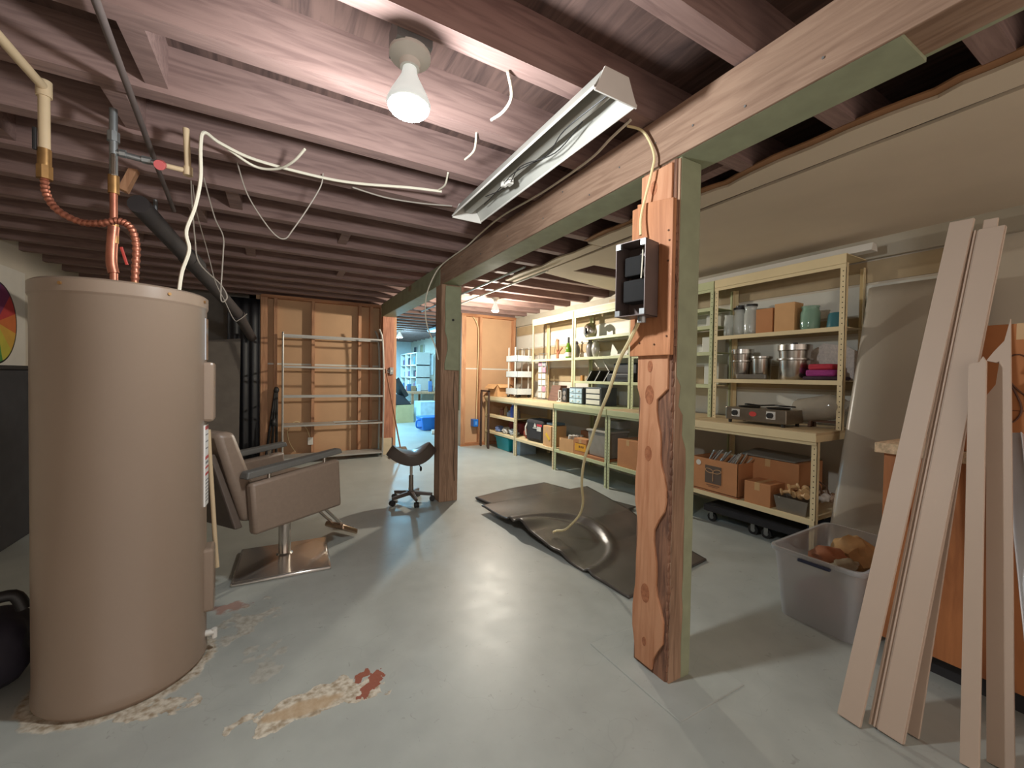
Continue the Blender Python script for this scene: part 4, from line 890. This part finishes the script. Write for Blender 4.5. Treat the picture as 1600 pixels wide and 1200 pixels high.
for z in (.06, .13): MB().lathe([(0, .003), (.02, .003), (.034, .0), (.034, -.004)], n=20).xf(Matrix.Translation((-.061, 0, z)) @ Matrix.Rotation(-PI / 2, 4, 'Y')).build('speaker_cone', grey_v, t, smooth=True)
# ---- white tiered cart and open carton at the corner
t = thing('tiered_cart', 'white three tier mesh cart with looped handles on worktop', 'cart', (3.52, 6.02, WT))
fm = mat('white_mesh_metal', (206, 214, 216), .5, var=.12, scale=80)
for z in (.05, .34, .60):
    MB().box(-.14, -.136, -.19, .19, z, z + .10).box(.136, .14, -.19, .19, z, z + .10).box(-.14, .14, -.19, -.186, z, z + .10).box(-.14, .14, .186, .19, z, z + .10).box(-.14, .14, -.19, .19, z, z + .004).build('basket_tier', fm, t)
for x, y in ((-.13, -.1), (-.13, .12), (.13, -.1), (.13, .12)): MB().box(x - .008, x + .008, y - .008, y + .008, .03, .84).build('cart_post', white_m, t)
for y in (-.1, .1): MB().tube(spline([(.1, y - .09, .66), (.1, y - .085, .78), (.1, y - .06, .815), (.1, y + .06, .815), (.1, y + .085, .78), (.1, y + .09, .66)], 4), .005, 6).build('loop_handle', galv_m, t, smooth=True)
for x in (-.11, .11):
    for y in (-.15, .15): MB().cyl((x, y - .01, .025), (x, y + .01, .025), .025, n=14).box(x - .006, x + .006, y - .006, y + .006, .03, .052).build('cart_caster', black_m, t, smooth=True)
box_carton('open_carton', 'open pale carton with flaps out at the worktop corner', (3.38, 6.47, WT), (.26, .30, .21), .1, card2_m, True, [('x', 2.35, .11), ('y', 2.2, .09), ('X', 1.9, .11), ('Y', 2.3, .09)])
# ---- below, corner unit
t = thing('spray_bottle', 'blue plastic bottle on the corner middle shelf', 'bottle', (3.34, 5.88, .57))
MB().lathe([(0, 0), (.04, .0), (.042, .01), (.042, .15), (.02, .19), (.018, .22), (0, .22)], n=20).build('bottle_body', mat('blue_bottle', (60, 90, 190), .3), t, smooth=True)
MB().lathe([(.02, .2), (.02, .235), (0, .238)], n=14).build('cap', white_m, t)
for i, (y, h_, r_, c_, lab) in enumerate(((6.02, .10, .045, (130, 150, 190), 'short pale blue jar beside the blue bottle'), (6.14, .16, .04, (140, 120, 90), 'tan bottle at the left of the corner middle shelf'), (5.74, .15, .035, (110, 100, 96), 'grey bottle at the right of the corner middle shelf'), (6.28, .13, .05, (120, 76, 60), 'brown canister at the far left of corner middle shelf'))):
    t = thing('small_bottle', lab, 'bottle', (3.36, y, .57)); MB().lathe([(0, 0), (r_, 0), (r_, h_ * .7), (r_ * .5, h_ * .85), (r_ * .5, h_), (0, h_)], n=18).build('bottle_body', mat('sb%d' % i, c_, .35), t, smooth=True)
tag(MB().box(3.42, 3.70, 5.75, 6.2, .285, .47).build('red_cloth_bale', mat('maroon_cloth', (120, 48, 50), .9, var=.15), bevel=.04, smooth=True), 'maroon folded cloth at the back of the corner low shelf', 'cloth')
for i, (y, c_, lab) in enumerate(((6.30, (110, 130, 176), 'crumpled pale blue cloth on corner low shelf'), (6.05, (200, 196, 190), 'crumpled white cloth on corner low shelf'), (5.80, (170, 176, 180), 'crumpled silver bag on corner low shelf'))):
    tag(MB().blob((3.32, y, .285 + .045), (.07, .09, .055), .5, i + 11, 3, 3, flat=.285).build('crumpled_cloth', mat('crumple%d' % i, c_, .6, var=.15), smooth=True), lab, 'cloth')
t = thing('teal_tub', 'teal plastic tub on the floor under the corner unit', 'tub', (3.42, 6.10, 0))
MB().hexa([(-.14, -.20, 0), (.14, -.20, 0), (.14, .20, 0), (-.14, .20, 0)], [(-.165, -.235, .20), (.165, -.235, .20), (.165, .235, .20), (-.165, .235, .20)]).build('tub_body', teal_m, t, bevel=.012)
MB().box(-.18, .18, -.25, .25, .20, .225).build('tub_lid', teal_m, t, bevel=.006)
box_carton('grey_tub', 'pale grey tub on the floor beside the teal tub', (3.46, 5.70, 0), (.3, .24, .22), 0, mat('grey_blue_plastic', (140, 156, 170), .5), tape=False, cat='tub')
tag(MB().box(3.10, 3.125, 6.60, 6.64, .0, 1.0).box(3.10, 3.125, 6.30, 6.34, 0, 1.0).box(3.10, 3.125, 6.30, 6.64, 0.97, 1.0).build('picture_frame', mat('dark_frame_wood', (74, 52, 42), .6), bevel=.003), 'dark empty wooden frame standing at the workbench corner', 'frame')
# ---- black bag and cartons
t = thing('black_bag', 'black zip bag with white mark on the low shelf', 'bag', (3.40, 5.14, .285), .06)
MB().box(-.14, .14, -.24, .20, 0, .33).build('bag_body', dark_m, t, bevel=.05, smooth=True)
MB().prism([(-.08, .22), (-.02, .22), (-.03, .25), (-.05, .28), (-.07, .25)], 'x', -.1455, -.142).box(-.1455, -.142, -.13, .0, .20, .212).build('white_mark', white_m, t)
MB().box(-.1455, -.142, -.22, -.10, .24, .27).build('red_tab', mat('red_tab', (190, 50, 60), .6), t)
MB().box(-.1455, -.142, -.2, -.1, .17, .235).build('white_tab', white_panel, t)
MB().tube(spline([(-.1, .16, .30), (-.155, .17, .2), (-.15, .16, .08)], 5), .012, 8).build('strap', white_panel, t, smooth=True)
box_carton('carton', 'tall pale carton with a yellow tape mark by the upright', (3.36, 4.72, .285), (.26, .20, .28), 0, card2_m)
tag(MB().obox((3.226, 4.70, .42), (.004, .12, .035), Matrix.Rotation(.7, 3, 'X')).build('yellow_tape', mat('yellow_tape', (226, 186, 40), .5)), 'strip of yellow tape on the tall pale carton', 'tape')
tag(MB().box(3.30, 3.5, 4.66, 4.84, .568, .60).build('blue_pad', mat('slate_blue', (96, 116, 130), .7), bevel=.01), 'slate blue pad lying on the tall pale carton', 'pad')
tag(MB().blob((3.36, 5.44, .36), (.06, .06, .075), .35, 21, 3, 2, flat=.285).build('red_pouch', mat('red_brown_pouch', (150, 74, 60), .8), smooth=True), 'reddish pouch left of the black bag', 'pouch')
# ---- grey bin unit
t = box_carton('roll_carton', 'pale carton holding rolled white sheets at the shelf front', (3.33, 4.28, .285), (.22, .26, .17), .15, card2_m, True)
for i in range(4):
    tag(MB().cyl((3.26 + .045 * i, 4.27 - .02 * i, .32), (3.26 + .045 * i, 4.23 - .02 * i, .50), .024, n=14).build('paper_roll', white_m, smooth=True), 'white paper roll standing in the pale carton', 'paper roll', 'rolls in the pale carton')
t = box_carton('yellow_carton', 'orange yellow printed carton beside the paper rolls', (3.36, 4.02, .285), (.24, .22, .20), .1, card_m)
MB().box(-.1225, -.120, -.10, .09, .05, .14).build('yellow_print', mat('yellow_print', (222, 160, 44), .7), t)
MB().box(-.1232, -.122, -.06, -.04, .09, .115).box(-.1232, -.122, -.03, -.012, .09, .115).box(-.1232, -.122, .0, .02, .09, .115).box(-.1232, -.122, -.09, .08, .142, .148).build('dark_print', mat('brown_print', (110, 70, 30), .7), t)
t = thing('grey_bin', 'grey lidded plastic bin behind the hanging cable', 'bin', (3.40, 3.70, .285))
MB().hexa([(-.13, -.17, .03), (.15, -.17, .03), (.15, .17, .03), (-.13, .17, .03)], [(-.15, -.18, .32), (.16, -.18, .32), (.16, .18, .32), (-.15, .18, .32)]).build('bin_body', mat('grey_bin', (142, 136, 126), .5), t, bevel=.012)
MB().box(-.165, .17, -.19, .19, .32, .345).build('bin_lid', mat('grey_bin_lid', (156, 150, 140), .5), t, bevel=.006)
tag(MB().box(3.215, 3.60, 3.52, 3.90, .285, .314).build('flat_carton', card3_m), 'flat brown carton under the grey lidded bin', 'box')
box_carton('carton', 'brown carton at the back between printed carton and wall', (3.70, 4.22, .285), (.24, .4, .24), 0, card3_m)
box_carton('carton', 'plain brown carton on the half hidden unit beside near post', (3.37, 3.20, .285), (.28, .30, .30), .0, card_m)
box_carton('carton', 'second brown carton deeper in the half hidden unit', (3.42, 2.78, .285), (.28, .34, .22), 0, card3_m)
tag(MB().box(3.5, 3.7, 3.62, 3.78, .632, .73).build('clear_tub', mat('cloudy_plastic', (170, 172, 170), .4), bevel=.01), 'cloudy small tub on the grey lidded bin', 'tub')
# long white fluorescent strip and flat boards on the unit tops
t = thing('fluorescent_strip', 'long white strip light lying along the shelf tops', 'light fixture', (3.66, 2.30, 2.178))
MB().prism([(z, x) for x, z in [(-.05, 0), (-.03, .055), (.03, .055), (.05, 0)]], 'y', -1.0, .75).build('strip_housing', white_m, t, bevel=.003)
MB().cyl((-.02, -.98, -.0 + .012), (-.02, .1, .012), .012, n=12).build('tube', white_panel, t, smooth=True)
tag(MB().box(3.60, 3.80, 3.6, 4.9, 2.168, 2.19).build('flat_board', white_panel), 'flat white board lying on top of the far shelf units', 'board')
tag(MB().box(3.66, 3.84, 2.9, 4.0, 2.192, 2.245).build('flat_board', tan_panel, bevel=.003), 'tan trim board stacked above the green shelf units', 'board')

# ================================================================== RIGHT FOREGROUND
t = thing('base_cabinet', 'orange brown base cabinet with raw particleboard top', 'cabinet', (2.40, .10, 0))
cab_m = wood('orange_veneer', (190, 122, 74), (160, 98, 58), 'z', .5, .5, bump=.03)
MB().box(0, .58, -1.2, .69, .095, .93).build('cabinet_body', cab_m, t, bevel=.003)
MB().box(.06, .52, -1.15, .64, 0, .095).build('toe_kick', dark_m, t)
MB().box(-.035, .60, -1.22, .718, .93, .975).build('particleboard_top', mat('particleboard', (206, 176, 142), .85, var=.3, scale=70, bump=.3), t, bevel=.003)
MB().box(-.012, 0, .60, .69, .095, .93).build('face_stile', cab_m, t)
MB().box(-.02, -.0, -.02, .08, .85, .925).build('hinge_block', card2_m, t)
box_carton('scribbled_carton', 'brown carton with marker scribble on the base cabinet', (2.70, .40, .976), (.60, .42, .50), 0, mat('orange_carton', (176, 112, 66), .8, var=.05))
sb = bpy.data.objects[-1] if False else None
scr = MB().tube(spline([(2.398, .46, 1.33), (2.398, .41, 1.36), (2.398, .36, 1.30), (2.398, .345, 1.22), (2.398, .38, 1.20), (2.398, .42, 1.24), (2.398, .44, 1.28), (2.398, .40, 1.16), (2.398, .43, 1.10), (2.398, .48, 1.13)], 6), .003, 5).tube([(2.399, .24, 1.15), (2.399, .58, 1.15)], .0012, 4)
pr2 = [o for o in COL.objects if o.name.startswith('scribbled_carton')][0]
scr.xf(Matrix.Translation((-2.70, -.40, -.976))).build('marker_scribble', mat('marker_brown', (96, 58, 38), .7, var=0), pr2)
def plank(name, label, b, tp, wid, th, m_, group=None, broken=None, grooves=0, cat='board'):
    """board leaning from base b to top tp, width along y"""
    b, tp = Vector(b), Vector(tp); ax = (tp - b); ln = ax.length; ax.normalize()
    wv = Vector((0, 1, 0)); wv = (wv - ax * wv.dot(ax)).normalized(); nv = wv.cross(ax).normalized()
    if nv.x > 0: nv = -nv                       # towards the room
    t = thing(name, label, cat, b, 0, group)
    def P_(a, w_, n_): return ax * a + wv * w_ + nv * n_
    mb = MB(); outline = [(0, -wid / 2), (ln, -wid / 2), (ln, wid / 2), (0, wid / 2)] if not broken else [(0, -wid / 2)] + [(ln + a, w_ * wid / 2) for a, w_ in broken] + [(0, wid / 2)]
    n = len(outline); vs = [P_(a, w_, 0) for a, w_ in outline] + [P_(a, w_, th) for a, w_ in outline]
    mb.add(vs, [tuple(reversed(range(n))), tuple(range(n, 2 * n))] + [(i, (i + 1) % n, n + (i + 1) % n, n + i) for i in range(n)])
    # lift so that the lowest corner stands on the floor
    dz = min(v[2] for v in mb.v); mb.v = [(x, y, z - dz) for x, y, z in mb.v]
    mb.build('board_body', m_, t, bevel=.002)
    for w0, w1, h_ in (grooves or []):
        q = MB().hexa([P_(0.0, w0, th), P_(0.0, w1, th), P_(0.0, w1, th + h_), P_(0.0, w0, th + h_)], [P_(ln, w0, th), P_(ln, w1, th), P_(ln, w1, th + h_), P_(ln, w0, th + h_)])
        q.v = [(x, y, z - dz) for x, y, z in q.v]; q.build('moulded_bead', m_, t, bevel=.002)
    return t
G = 'off white trim boards leaning at the cabinet'
plank('trim_board', 'leftmost leaning flat white board with square top', (1.835, .68, 0), (2.42, .575, 1.905), .070, .016, pinkw_m, G)
plank('trim_board', 'leaning white moulding board with long grooves, second from left', (1.885, .59, 0), (2.42, .505, 1.85), .098, .014, pinkw_m, G, None, [(-.047, .022, .006), (.028, .034, .006), (.040, .047, .008)])
plank('trim_board', 'thin white board tip showing behind the grooved moulding', (1.96, .545, 0), (2.46, .505, 1.90), .04, .012, pinkw_m, G)
plank('trim_board', 'narrow white board with chipped top, third from left', (1.965, .405, 0), (2.22, .475, 1.335), .044, .014, pinkw_m, G, [(-.01, -1), (.01, -.6), (-.012, -.2), (-.012, .5), (-.02, 1)])
plank('trim_board', 'white board with long splintered point at the top', (2.05, .355, 0), (2.30, .445, 1.46), .060, .012, pinkw_m, G, [(.02, -1), (-.06, -.5), (-.10, 0.4), (-.13, .95), (-.14, .1), (-.135, -.1), (-.22, .2), (-.26, .95), (-.26, 1)])
plank('metal_channel', 'bright galvanized metal channel leaning at the far right', (2.02, .245, 0), (2.335, .405, 1.065), .045, .02, mat('bright_zinc', (206, 208, 212), .35, .5, var=.05), None, None, [(-.0225, -.019, .012), (.019, .0225, .012)], 'channel')
# plastic sheet leaning on the wall behind
t = thing('plastic_sheet', 'tall grey plastic panel with curled edge leaning on right wall', 'panel', (3.30, 1.12, 0))
def pf(u, v):
    z = 1.93 * v; x = -.12 + .55 * v; y = .30 - .46 * u
    c = max(0, .22 - u) / .22; x += -.05 * math.sin(u * PI * 1.0) * .3; x += .10 * c * c; y -= .05 * c * c
    return (x, y, z)
MB().grid(pf, 24, 20).build('panel_sheet', mat('frosted_grey_sheet', (170, 160, 146), .3, var=.04, scale=2), t, smooth=True, solid=.006)
t = thing('hardboard_sheet', 'brown edged hardboard panel standing behind the grey plastic panel', 'panel', (3.74, 1.10, 0))
MB().hexa([(-.02, -.32, 0), (.0, -.32, 0), (.0, .26, 0), (-.02, .26, 0)], [(.07, -.32, 1.9), (.09, -.32, 1.9), (.09, .26, 1.9), (.07, .26, 1.9)]).build('hardboard', mat('grey_hardboard', (150, 138, 122), .7, var=.06), t)
# clear tote with cloths
t = thing('storage_tote', 'frosted clear storage tote of cloths on the floor by boards', 'tote', (2.66, 1.045, 0), math.radians(2))
def tote_shell(h, bx_, by_, tx_, ty_, w_=.004):
    mb = MB(); out = []
    def rr(ax, ay, r=.045, n=4):
        p = []
        for (sx, sy, a0) in ((1, 1, 0), (-1, 1, 90), (-1, -1, 180), (1, -1, 270)):
            for i in range(n + 1):
                a = math.radians(a0 + 90 * i / n); p.append((sx * (ax - r) + r * math.cos(a), sy * (ay - r) + r * math.sin(a)))
        return p
    rings = [(rr(bx_, by_), 0), (rr(tx_, ty_), h), (rr(tx_ + .012, ty_ + .012), h), (rr(tx_ + .012, ty_ + .012), h - .02)]
    n = len(rings[0][0]); o = 0
    for pts, z in rings: mb.v += [(x, y, z) for x, y in pts]
    for k in range(len(rings) - 1):
        for i in range(n):
            j = (i + 1) % n; mb.f.append((k * n + i, k * n + j, (k + 1) * n + j, (k + 1) * n + i))
    mb.f.append(tuple(reversed(range(n)))); return mb
tote_shell(.365, .30, .165, .335, .195).build('tote_wall', totep_m, t, smooth=True, solid=.003)
MB().box(-.36, -.338, -.08, .06, .33, .345).build('latch_handle', mat('dark_blue_handle', (46, 52, 78), .5), t, bevel=.004)
for i, (c, r_, col, lab, fl) in enumerate((((2.47, 1.05, .11), (.10, .12, .10), (150, 112, 120), 'mauve cloth bundle at the left inside the tote', .006), ((2.70, 1.02, .12), (.15, .13, .11), (190, 170, 140), 'beige cloth bundle in the middle of the tote', .006), ((2.62, 1.09, .28), (.10, .08, .06), (176, 120, 92), 'brown orange cloth on top of the tote pile', None), ((2.84, 1.06, .27), (.11, .10, .10), (196, 158, 112), 'tan crumpled paper at the back of the tote', None), ((2.56, .99, .29), (.09, .05, .03), (150, 140, 120), 'olive striped cloth roll across the tote', None))):
    tag(MB().blob(c, r_, .35, i + 31, 3, 2.2, flat=fl).build('cloth_bundle', mat('tote_cloth%d' % i, col, .9, var=.15, scale=14), smooth=True), lab, 'cloth')

# ================================================================== BACK WALL
t = thing('metal_rack', 'empty light metal shelf rack against the tan stud wall', 'rack', (.69, 6.50, 0))
rm = mat('grey_rack_metal', (176, 174, 168), .45, .3, var=.06)
for y in (-.14, .16):
    for x, bend in ((-.66, 0), (.66, .05)):
        MB().tube(spline([(x, y, 0), (x + bend * .2, y, .6), (x + bend * .2, y, 1.2), (x - bend * .2, y, 1.75), (x - bend * 1.2, y, 1.92 if x > 0 else 1.78)], 4), .014, 6).build('rack_upright', rm, t, smooth=True)
for z in (.08, .53, .93, 1.34, 1.77):
    MB().box(-.66, .66, -.15, -.14, z - .022, z).box(-.66, .66, .16, .17, z - .022, z).box(-.66, -.65, -.14, .16, z - .022, z).box(.65, .66, -.14, .16, z - .022, z).build('rack_shelf_frame', rm, t)
    if z in (.08, .53): MB().box(-.65, .65 if z < .1 else .0, -.14, .16, z - .006, z).build('shelf_deck', rm, t)
t = thing('wall_outlet', 'white wall outlet low on the tan stud wall behind rack', 'outlet', (.39, 6.705, .25))
MB().box(-.035, .035, -.012, 0, -.055, .055).build('outlet_plate', white_m, t, bevel=.003)
for z in (-.022, .022): MB().box(-.014, .014, -.014, -.012, z - .012, z + .012).build('socket', white_panel, t)
cable('outlet_wire', 'thin ivory wire curling up from the low white outlet', [(.38, 6.69, .31), (.33, 6.69, .45), (.20, 6.68, .55), (.10, 6.68, .42), (.12, 6.68, .25), (.2, 6.68, .1)], .004, yellow_m)
t = thing('blue_outlet', 'blue electrical box on the tan wall right of the posts', 'outlet', (3.035, 6.715, .40))
MB().box(-.045, .045, -.05, .085, -.06, .07).build('box_body', blue_m, t, bevel=.008)
MB().box(-.02, .02, -.054, -.05, -.03, .035).build('cover', mat('light_blue', (90, 150, 220), .5), t)
cable('stud_cable', 'ivory cable running down a stud to the blue box', [(2.98, 6.74, 2.30), (3.05, 6.72, 2.18), (3.075, 6.70, 2.0), (3.07, 6.70, 1.3), (3.06, 6.70, .8), (3.05, 6.69, .46)], .006, yellow_m)
t = thing('broom', 'broom with grey bristles leaning on the red brown post', 'broom', (1.46, 6.20, 0))
MB().tube([(.12, .0, .15), (-.05, .26, 1.33)], .011, 8).build('handle', wood('broom_stick', (150, 96, 60), (110, 70, 46), 'z', 1, .5), t, smooth=True)
MB().hexa([(-.06, -.08, 0), (.26, -.06, 0), (.26, .04, 0), (-.06, .02, 0)], [(.03, -.03, .16), (.20, -.03, .16), (.20, .02, .16), (.03, .02, .16)]).build('bristles', mat('dusty_bristle', (128, 112, 98), .9, var=.25, scale=50, bump=.6), t)
t = thing('folded_tripod', 'black folded tripod leaning at the left of the rack', 'tripod', (-.09, 6.58, 0))
for dx in (-.03, 0, .03): MB().tube([(dx * 2.2 - .02, 0, 0), (.04 + dx * .4, .06, .98)], .016, 8).build('leg', black_m, t, smooth=True)
MB().blob((.045, .06, 1.0), (.035, .03, .05), .3, 3, 2).blob((.01, .03, .55), (.04, .035, .06), .3, 5, 2).build('head', black_m, t, smooth=True)
tag(MB().grid(lambda u, v: (-.62 + .37 * u, 6.70 + .015 * math.sin(u * 22) * (1 - .5 * v), .01 + 2.25 * v), 40, 8).build('black_curtain', mat('black_sheeting', (30, 30, 34), .5, var=.2), smooth=True, solid=.004), 'black hanging sheeting beside the tan stud wall edge', 'sheeting')
tag(MB().hexa([(-1.15, 6.40, 0), (-.47, 6.40, 0), (-.47, 6.43, 0), (-1.15, 6.43, 0)], [(-1.15, 6.66, 1.62), (-.47, 6.66, 1.70), (-.47, 6.69, 1.70), (-1.15, 6.69, 1.62)]).build('plywood_sheet', mat('dull_grey_panel', (110, 102, 94), .7, var=.1)), 'dull grey panel leaning before the black sheeting', 'panel')
# left wall: colour wheel poster and black cabinet
t = thing('colour_wheel_poster', 'white poster with a colour wheel on the left wall', 'poster', (XL + .006, 5.18, 1.64))
MB().box(-.004, 0, -.62, .46, -.42, .50).build('poster_sheet', mat('poster_white', (214, 208, 198), .6, var=.03), t)
wheel = [(70, 60, 120), (120, 50, 90), (180, 60, 60), (200, 110, 60), (206, 160, 70), (190, 180, 70), (80, 140, 70), (50, 120, 120), (60, 110, 170), (60, 70, 150), (110, 60, 140), (150, 50, 110)]
for i, c in enumerate(wheel):
    a0 = PI / 2 + .3 - i * PI / 6; pts = [(0, 0)] + [(.30 * math.cos(a0 - j * PI / 24), .34 * math.sin(a0 - j * PI / 24)) for j in range(5)]
    MB().prism(pts, 'x', 0, .0015).build('colour_wedge', mat('wedge%d' % i, c, .6, var=.08), t)
MB().prism([(.315 * math.cos(a), .355 * math.sin(a)) for a in [i * PI / 24 for i in range(48)]], 'x', -.0005, .0008).build('wheel_outline', black_m, t)
t = thing('black_cabinet', 'black cloth covered cabinet against the left wall', 'cabinet', (-1.88, 4.75, 0))
MB().box(-.21, .24, -1.0, .8, 0.0, 1.24).build('cabinet_body', dark_m, t, bevel=.02)
MB().box(-.215, .25, -1.02, .82, 1.24, 1.27).build('cabinet_top', black_m, t, bevel=.006)
t = thing('black_bag_heap', 'slumped dark bag beside the heater at the left edge', 'bag', (-1.02, 2.32, 0))
MB().blob((0, 0, .15), (.19, .17, .17), .25, 44, 3, 1.8, flat=0).build('bag_body', mat('navy_black_bag', (36, 32, 44), .7, var=.2), t, smooth=True)
MB().tube(spline([(-.02, -.02, .29), (.04, -.03, .36), (.12, 0, .37), (.15, .0, .31)], 5), .022, 10).build('bag_handle', black_m, t, smooth=True)

# ================================================================== FAR ROOM
t = thing('far_strip_light', 'lit strip light on the ceiling of the far room', 'light fixture', (3.05, 8.7, 2.25))
MB().box(-.09, .09, -.6, .6, 0, .06).build('housing', mat('pale_blue_enamel', (190, 215, 230), .5), t, bevel=.01)
MB().box(-.07, .07, -.58, .58, -.012, 0).build('diffuser', mat('lit_diffuser', (170, 220, 250), .5, var=0, emit=2.0), t)
for (x, y, e_) in ((1.2, 9.2, .65), (2.3, 12.3, .6)):  # fixtures out of view, added for the blue light in the far room
    ld = bpy.data.lights.new('far_room_light', 'AREA'); ld.energy = BACK_ROOM_W * e_; ld.color = BACK_ROOM_C; ld.shape = 'RECTANGLE'; ld.size = 1.2; ld.size_y = .2
    t2 = thing('unseen_far_fixture', 'unseen strip light added to light the far room, ' + ('near the door gap' if y < 10 else 'at the far end'), 'light fixture', (x, y, 2.30))
    MB().box(-.62, .62, -.12, .12, 0, .06).build('housing', white_m, t2, bevel=.01)
    MB().box(-.60, .60, -.1, .1, -.012, 0).build('diffuser', mat('lit_diffuser2', (150, 210, 255), .5, var=0, emit=8.0), t2)
    lo = bpy.data.objects.new('far_room_light', ld); COL.objects.link(lo); lo.parent = t2; lo.location = (0, 0, -.02)
box_carton('far_carton', 'pale brown carton on the far room floor by the jamb', (2.78, 10.9, 0), (.45, .62, .46), .15, mat('khaki_carton', (180, 164, 120), .85, var=.05))
box_carton('far_carton', 'white blue lidded carton on the far room floor', (3.38, 10.6, 0), (.5, .5, .55), .05, mat('pale_blue_box', (200, 220, 232), .6), tape=False)
t = thing('far_table', 'low wooden table with clutter in the far room', 'table', (3.45, 11.8, 0))
MB().box(-.35, .40, -.75, .9, .72, .78).build('table_top', stud_m, t, bevel=.004)
for x in (-.30, .34):
    for y in (-.68, .82): MB().box(x - .03, x + .03, y - .03, y + .03, 0, .72).build('leg', stud_m, t)
MB().box(-.33, .38, -.7, .85, .40, .43).build('lower_shelf', white_m, t)
t = thing('black_case', 'dark folded case on the pale brown far carton', 'case', (2.72, 10.85, .461), .2)
MB().hexa([(-.22, -.25, 0), (.25, -.25, 0), (.25, .2, 0), (-.22, .2, 0)], [(-.22, -.2, .30), (.05, -.2, .22), (.05, .15, .22), (-.22, .15, .30)]).build('case_body', dark_m, t, bevel=.02)
MB().obox((-.04, -.05, .45), (.12, .4, .55), Matrix.Rotation(-.55, 3, 'Y')).build('case_lid', black_m, t, bevel=.01)
t = thing('blue_tub', 'bright blue handled tub on the far room floor', 'tub', (3.02, 9.12, 0))
MB().hexa([(-.24, -.2, 0), (.26, -.2, 0), (.26, .2, 0), (-.24, .2, 0)], [(-.29, -.24, .30), (.31, -.24, .30), (.31, .24, .30), (-.29, .24, .30)]).build('tub_body', blue_m, t, bevel=.02)
MB().tube(spline([(-.28, -.1, .24), (-.36, -.1, .22), (-.36, -.1, .08), (-.26, -.1, .06)], 4), .02, 8).build('tub_handle', blue_m, t, smooth=True)
tag(MB().cyl((2.78, 8.35, .05), (3.1, 8.3, .05), .05, n=14).build('white_roll', white_m, smooth=True), 'white roll lying on the far room floor by the post', 'roll')
t = thing('far_shelf', 'white cube shelf with frames on the far room wall', 'shelf', (3.62, 12.6, .79))
for z in (0, .36, .72, 1.08): MB().box(-.2, .2, -.9, .9, z, z + .03).build('shelf_board', white_m, t)
for y in (-.9, -.3, .3, .87): MB().box(-.2, .2, y, y + .03, .03, 1.08).build('divider', white_m, t)
cols = [(90, 120, 170), (120, 90, 110), (60, 70, 90), (200, 210, 220), (150, 120, 90), (70, 110, 150), (170, 90, 90), (40, 50, 60)]
cnames = ['blue', 'mauve', 'slate', 'white', 'tan', 'steel blue', 'red', 'black']
n_ = 0
for zi, z in enumerate((.83, 1.19, 1.55)):
    for yi, y in enumerate((12.0, 12.6, 13.2)):
        for q in range(2):
            c = cols[n_ % 8]; cn = cnames[n_ % 8]; n_ += 1
            tag(MB().box(3.46, 3.62, y - .2 + q * .2, y - .05 + q * .2, z, z + .14 + .1 * random.random()).build('shelf_box', mat('fb%d' % (n_ % 8), c, .6), bevel=.006), cn + ' box, ' + ('lowest', 'middle', 'top')[zi] + ' row of the far shelf, ' + ('near', 'centre', 'far')[yi] + ' cell', 'box', 'boxes in the far room shelf')
for i, (y, z, wd, h_, c, lab) in enumerate(((11.2, 1.45, .34, .5, (70, 110, 150), 'tilted blue picture on the far room wall'), (11.75, 1.55, .4, .6, (225, 235, 240), 'white sheet pinned to the far room wall'), (13.4, 2.0, .3, .3, (60, 60, 66), 'dark small sign high on the far room wall'), (12.7, 2.05, .35, .28, (150, 140, 110), 'tan small sign on the far room wall'))):
    t = thing('wall_picture', lab, 'picture', (3.885, y, z)); MB().box(-.012, 0, -wd / 2, wd / 2, -h_ / 2, h_ / 2).build('picture_sheet', mat('wp%d' % i, c, .6), t)
    MB().box(-.016, -.004, -wd / 2 - .015, -wd / 2, -h_ / 2, h_ / 2).box(-.016, -.004, wd / 2, wd / 2 + .015, -h_ / 2, h_ / 2).build('picture_frame', white_m, t)
for i in range(8):
    x = 3.16 + .55 * random.random(); y = 11.12 + .08 * i; h_ = .08 + .22 * random.random(); s_ = .04 + .04 * random.random()
    tag(MB().box(x - s_, x + s_, y - s_ * .5, y + s_ * .5, .781, .781 + h_).build('table_clutter', mat('fb%d' % ((i + 1) % 8), cols[i], .6), bevel=.01), cnames[i] + ' box among the clutter on the far table', 'box', 'clutter on the far table')
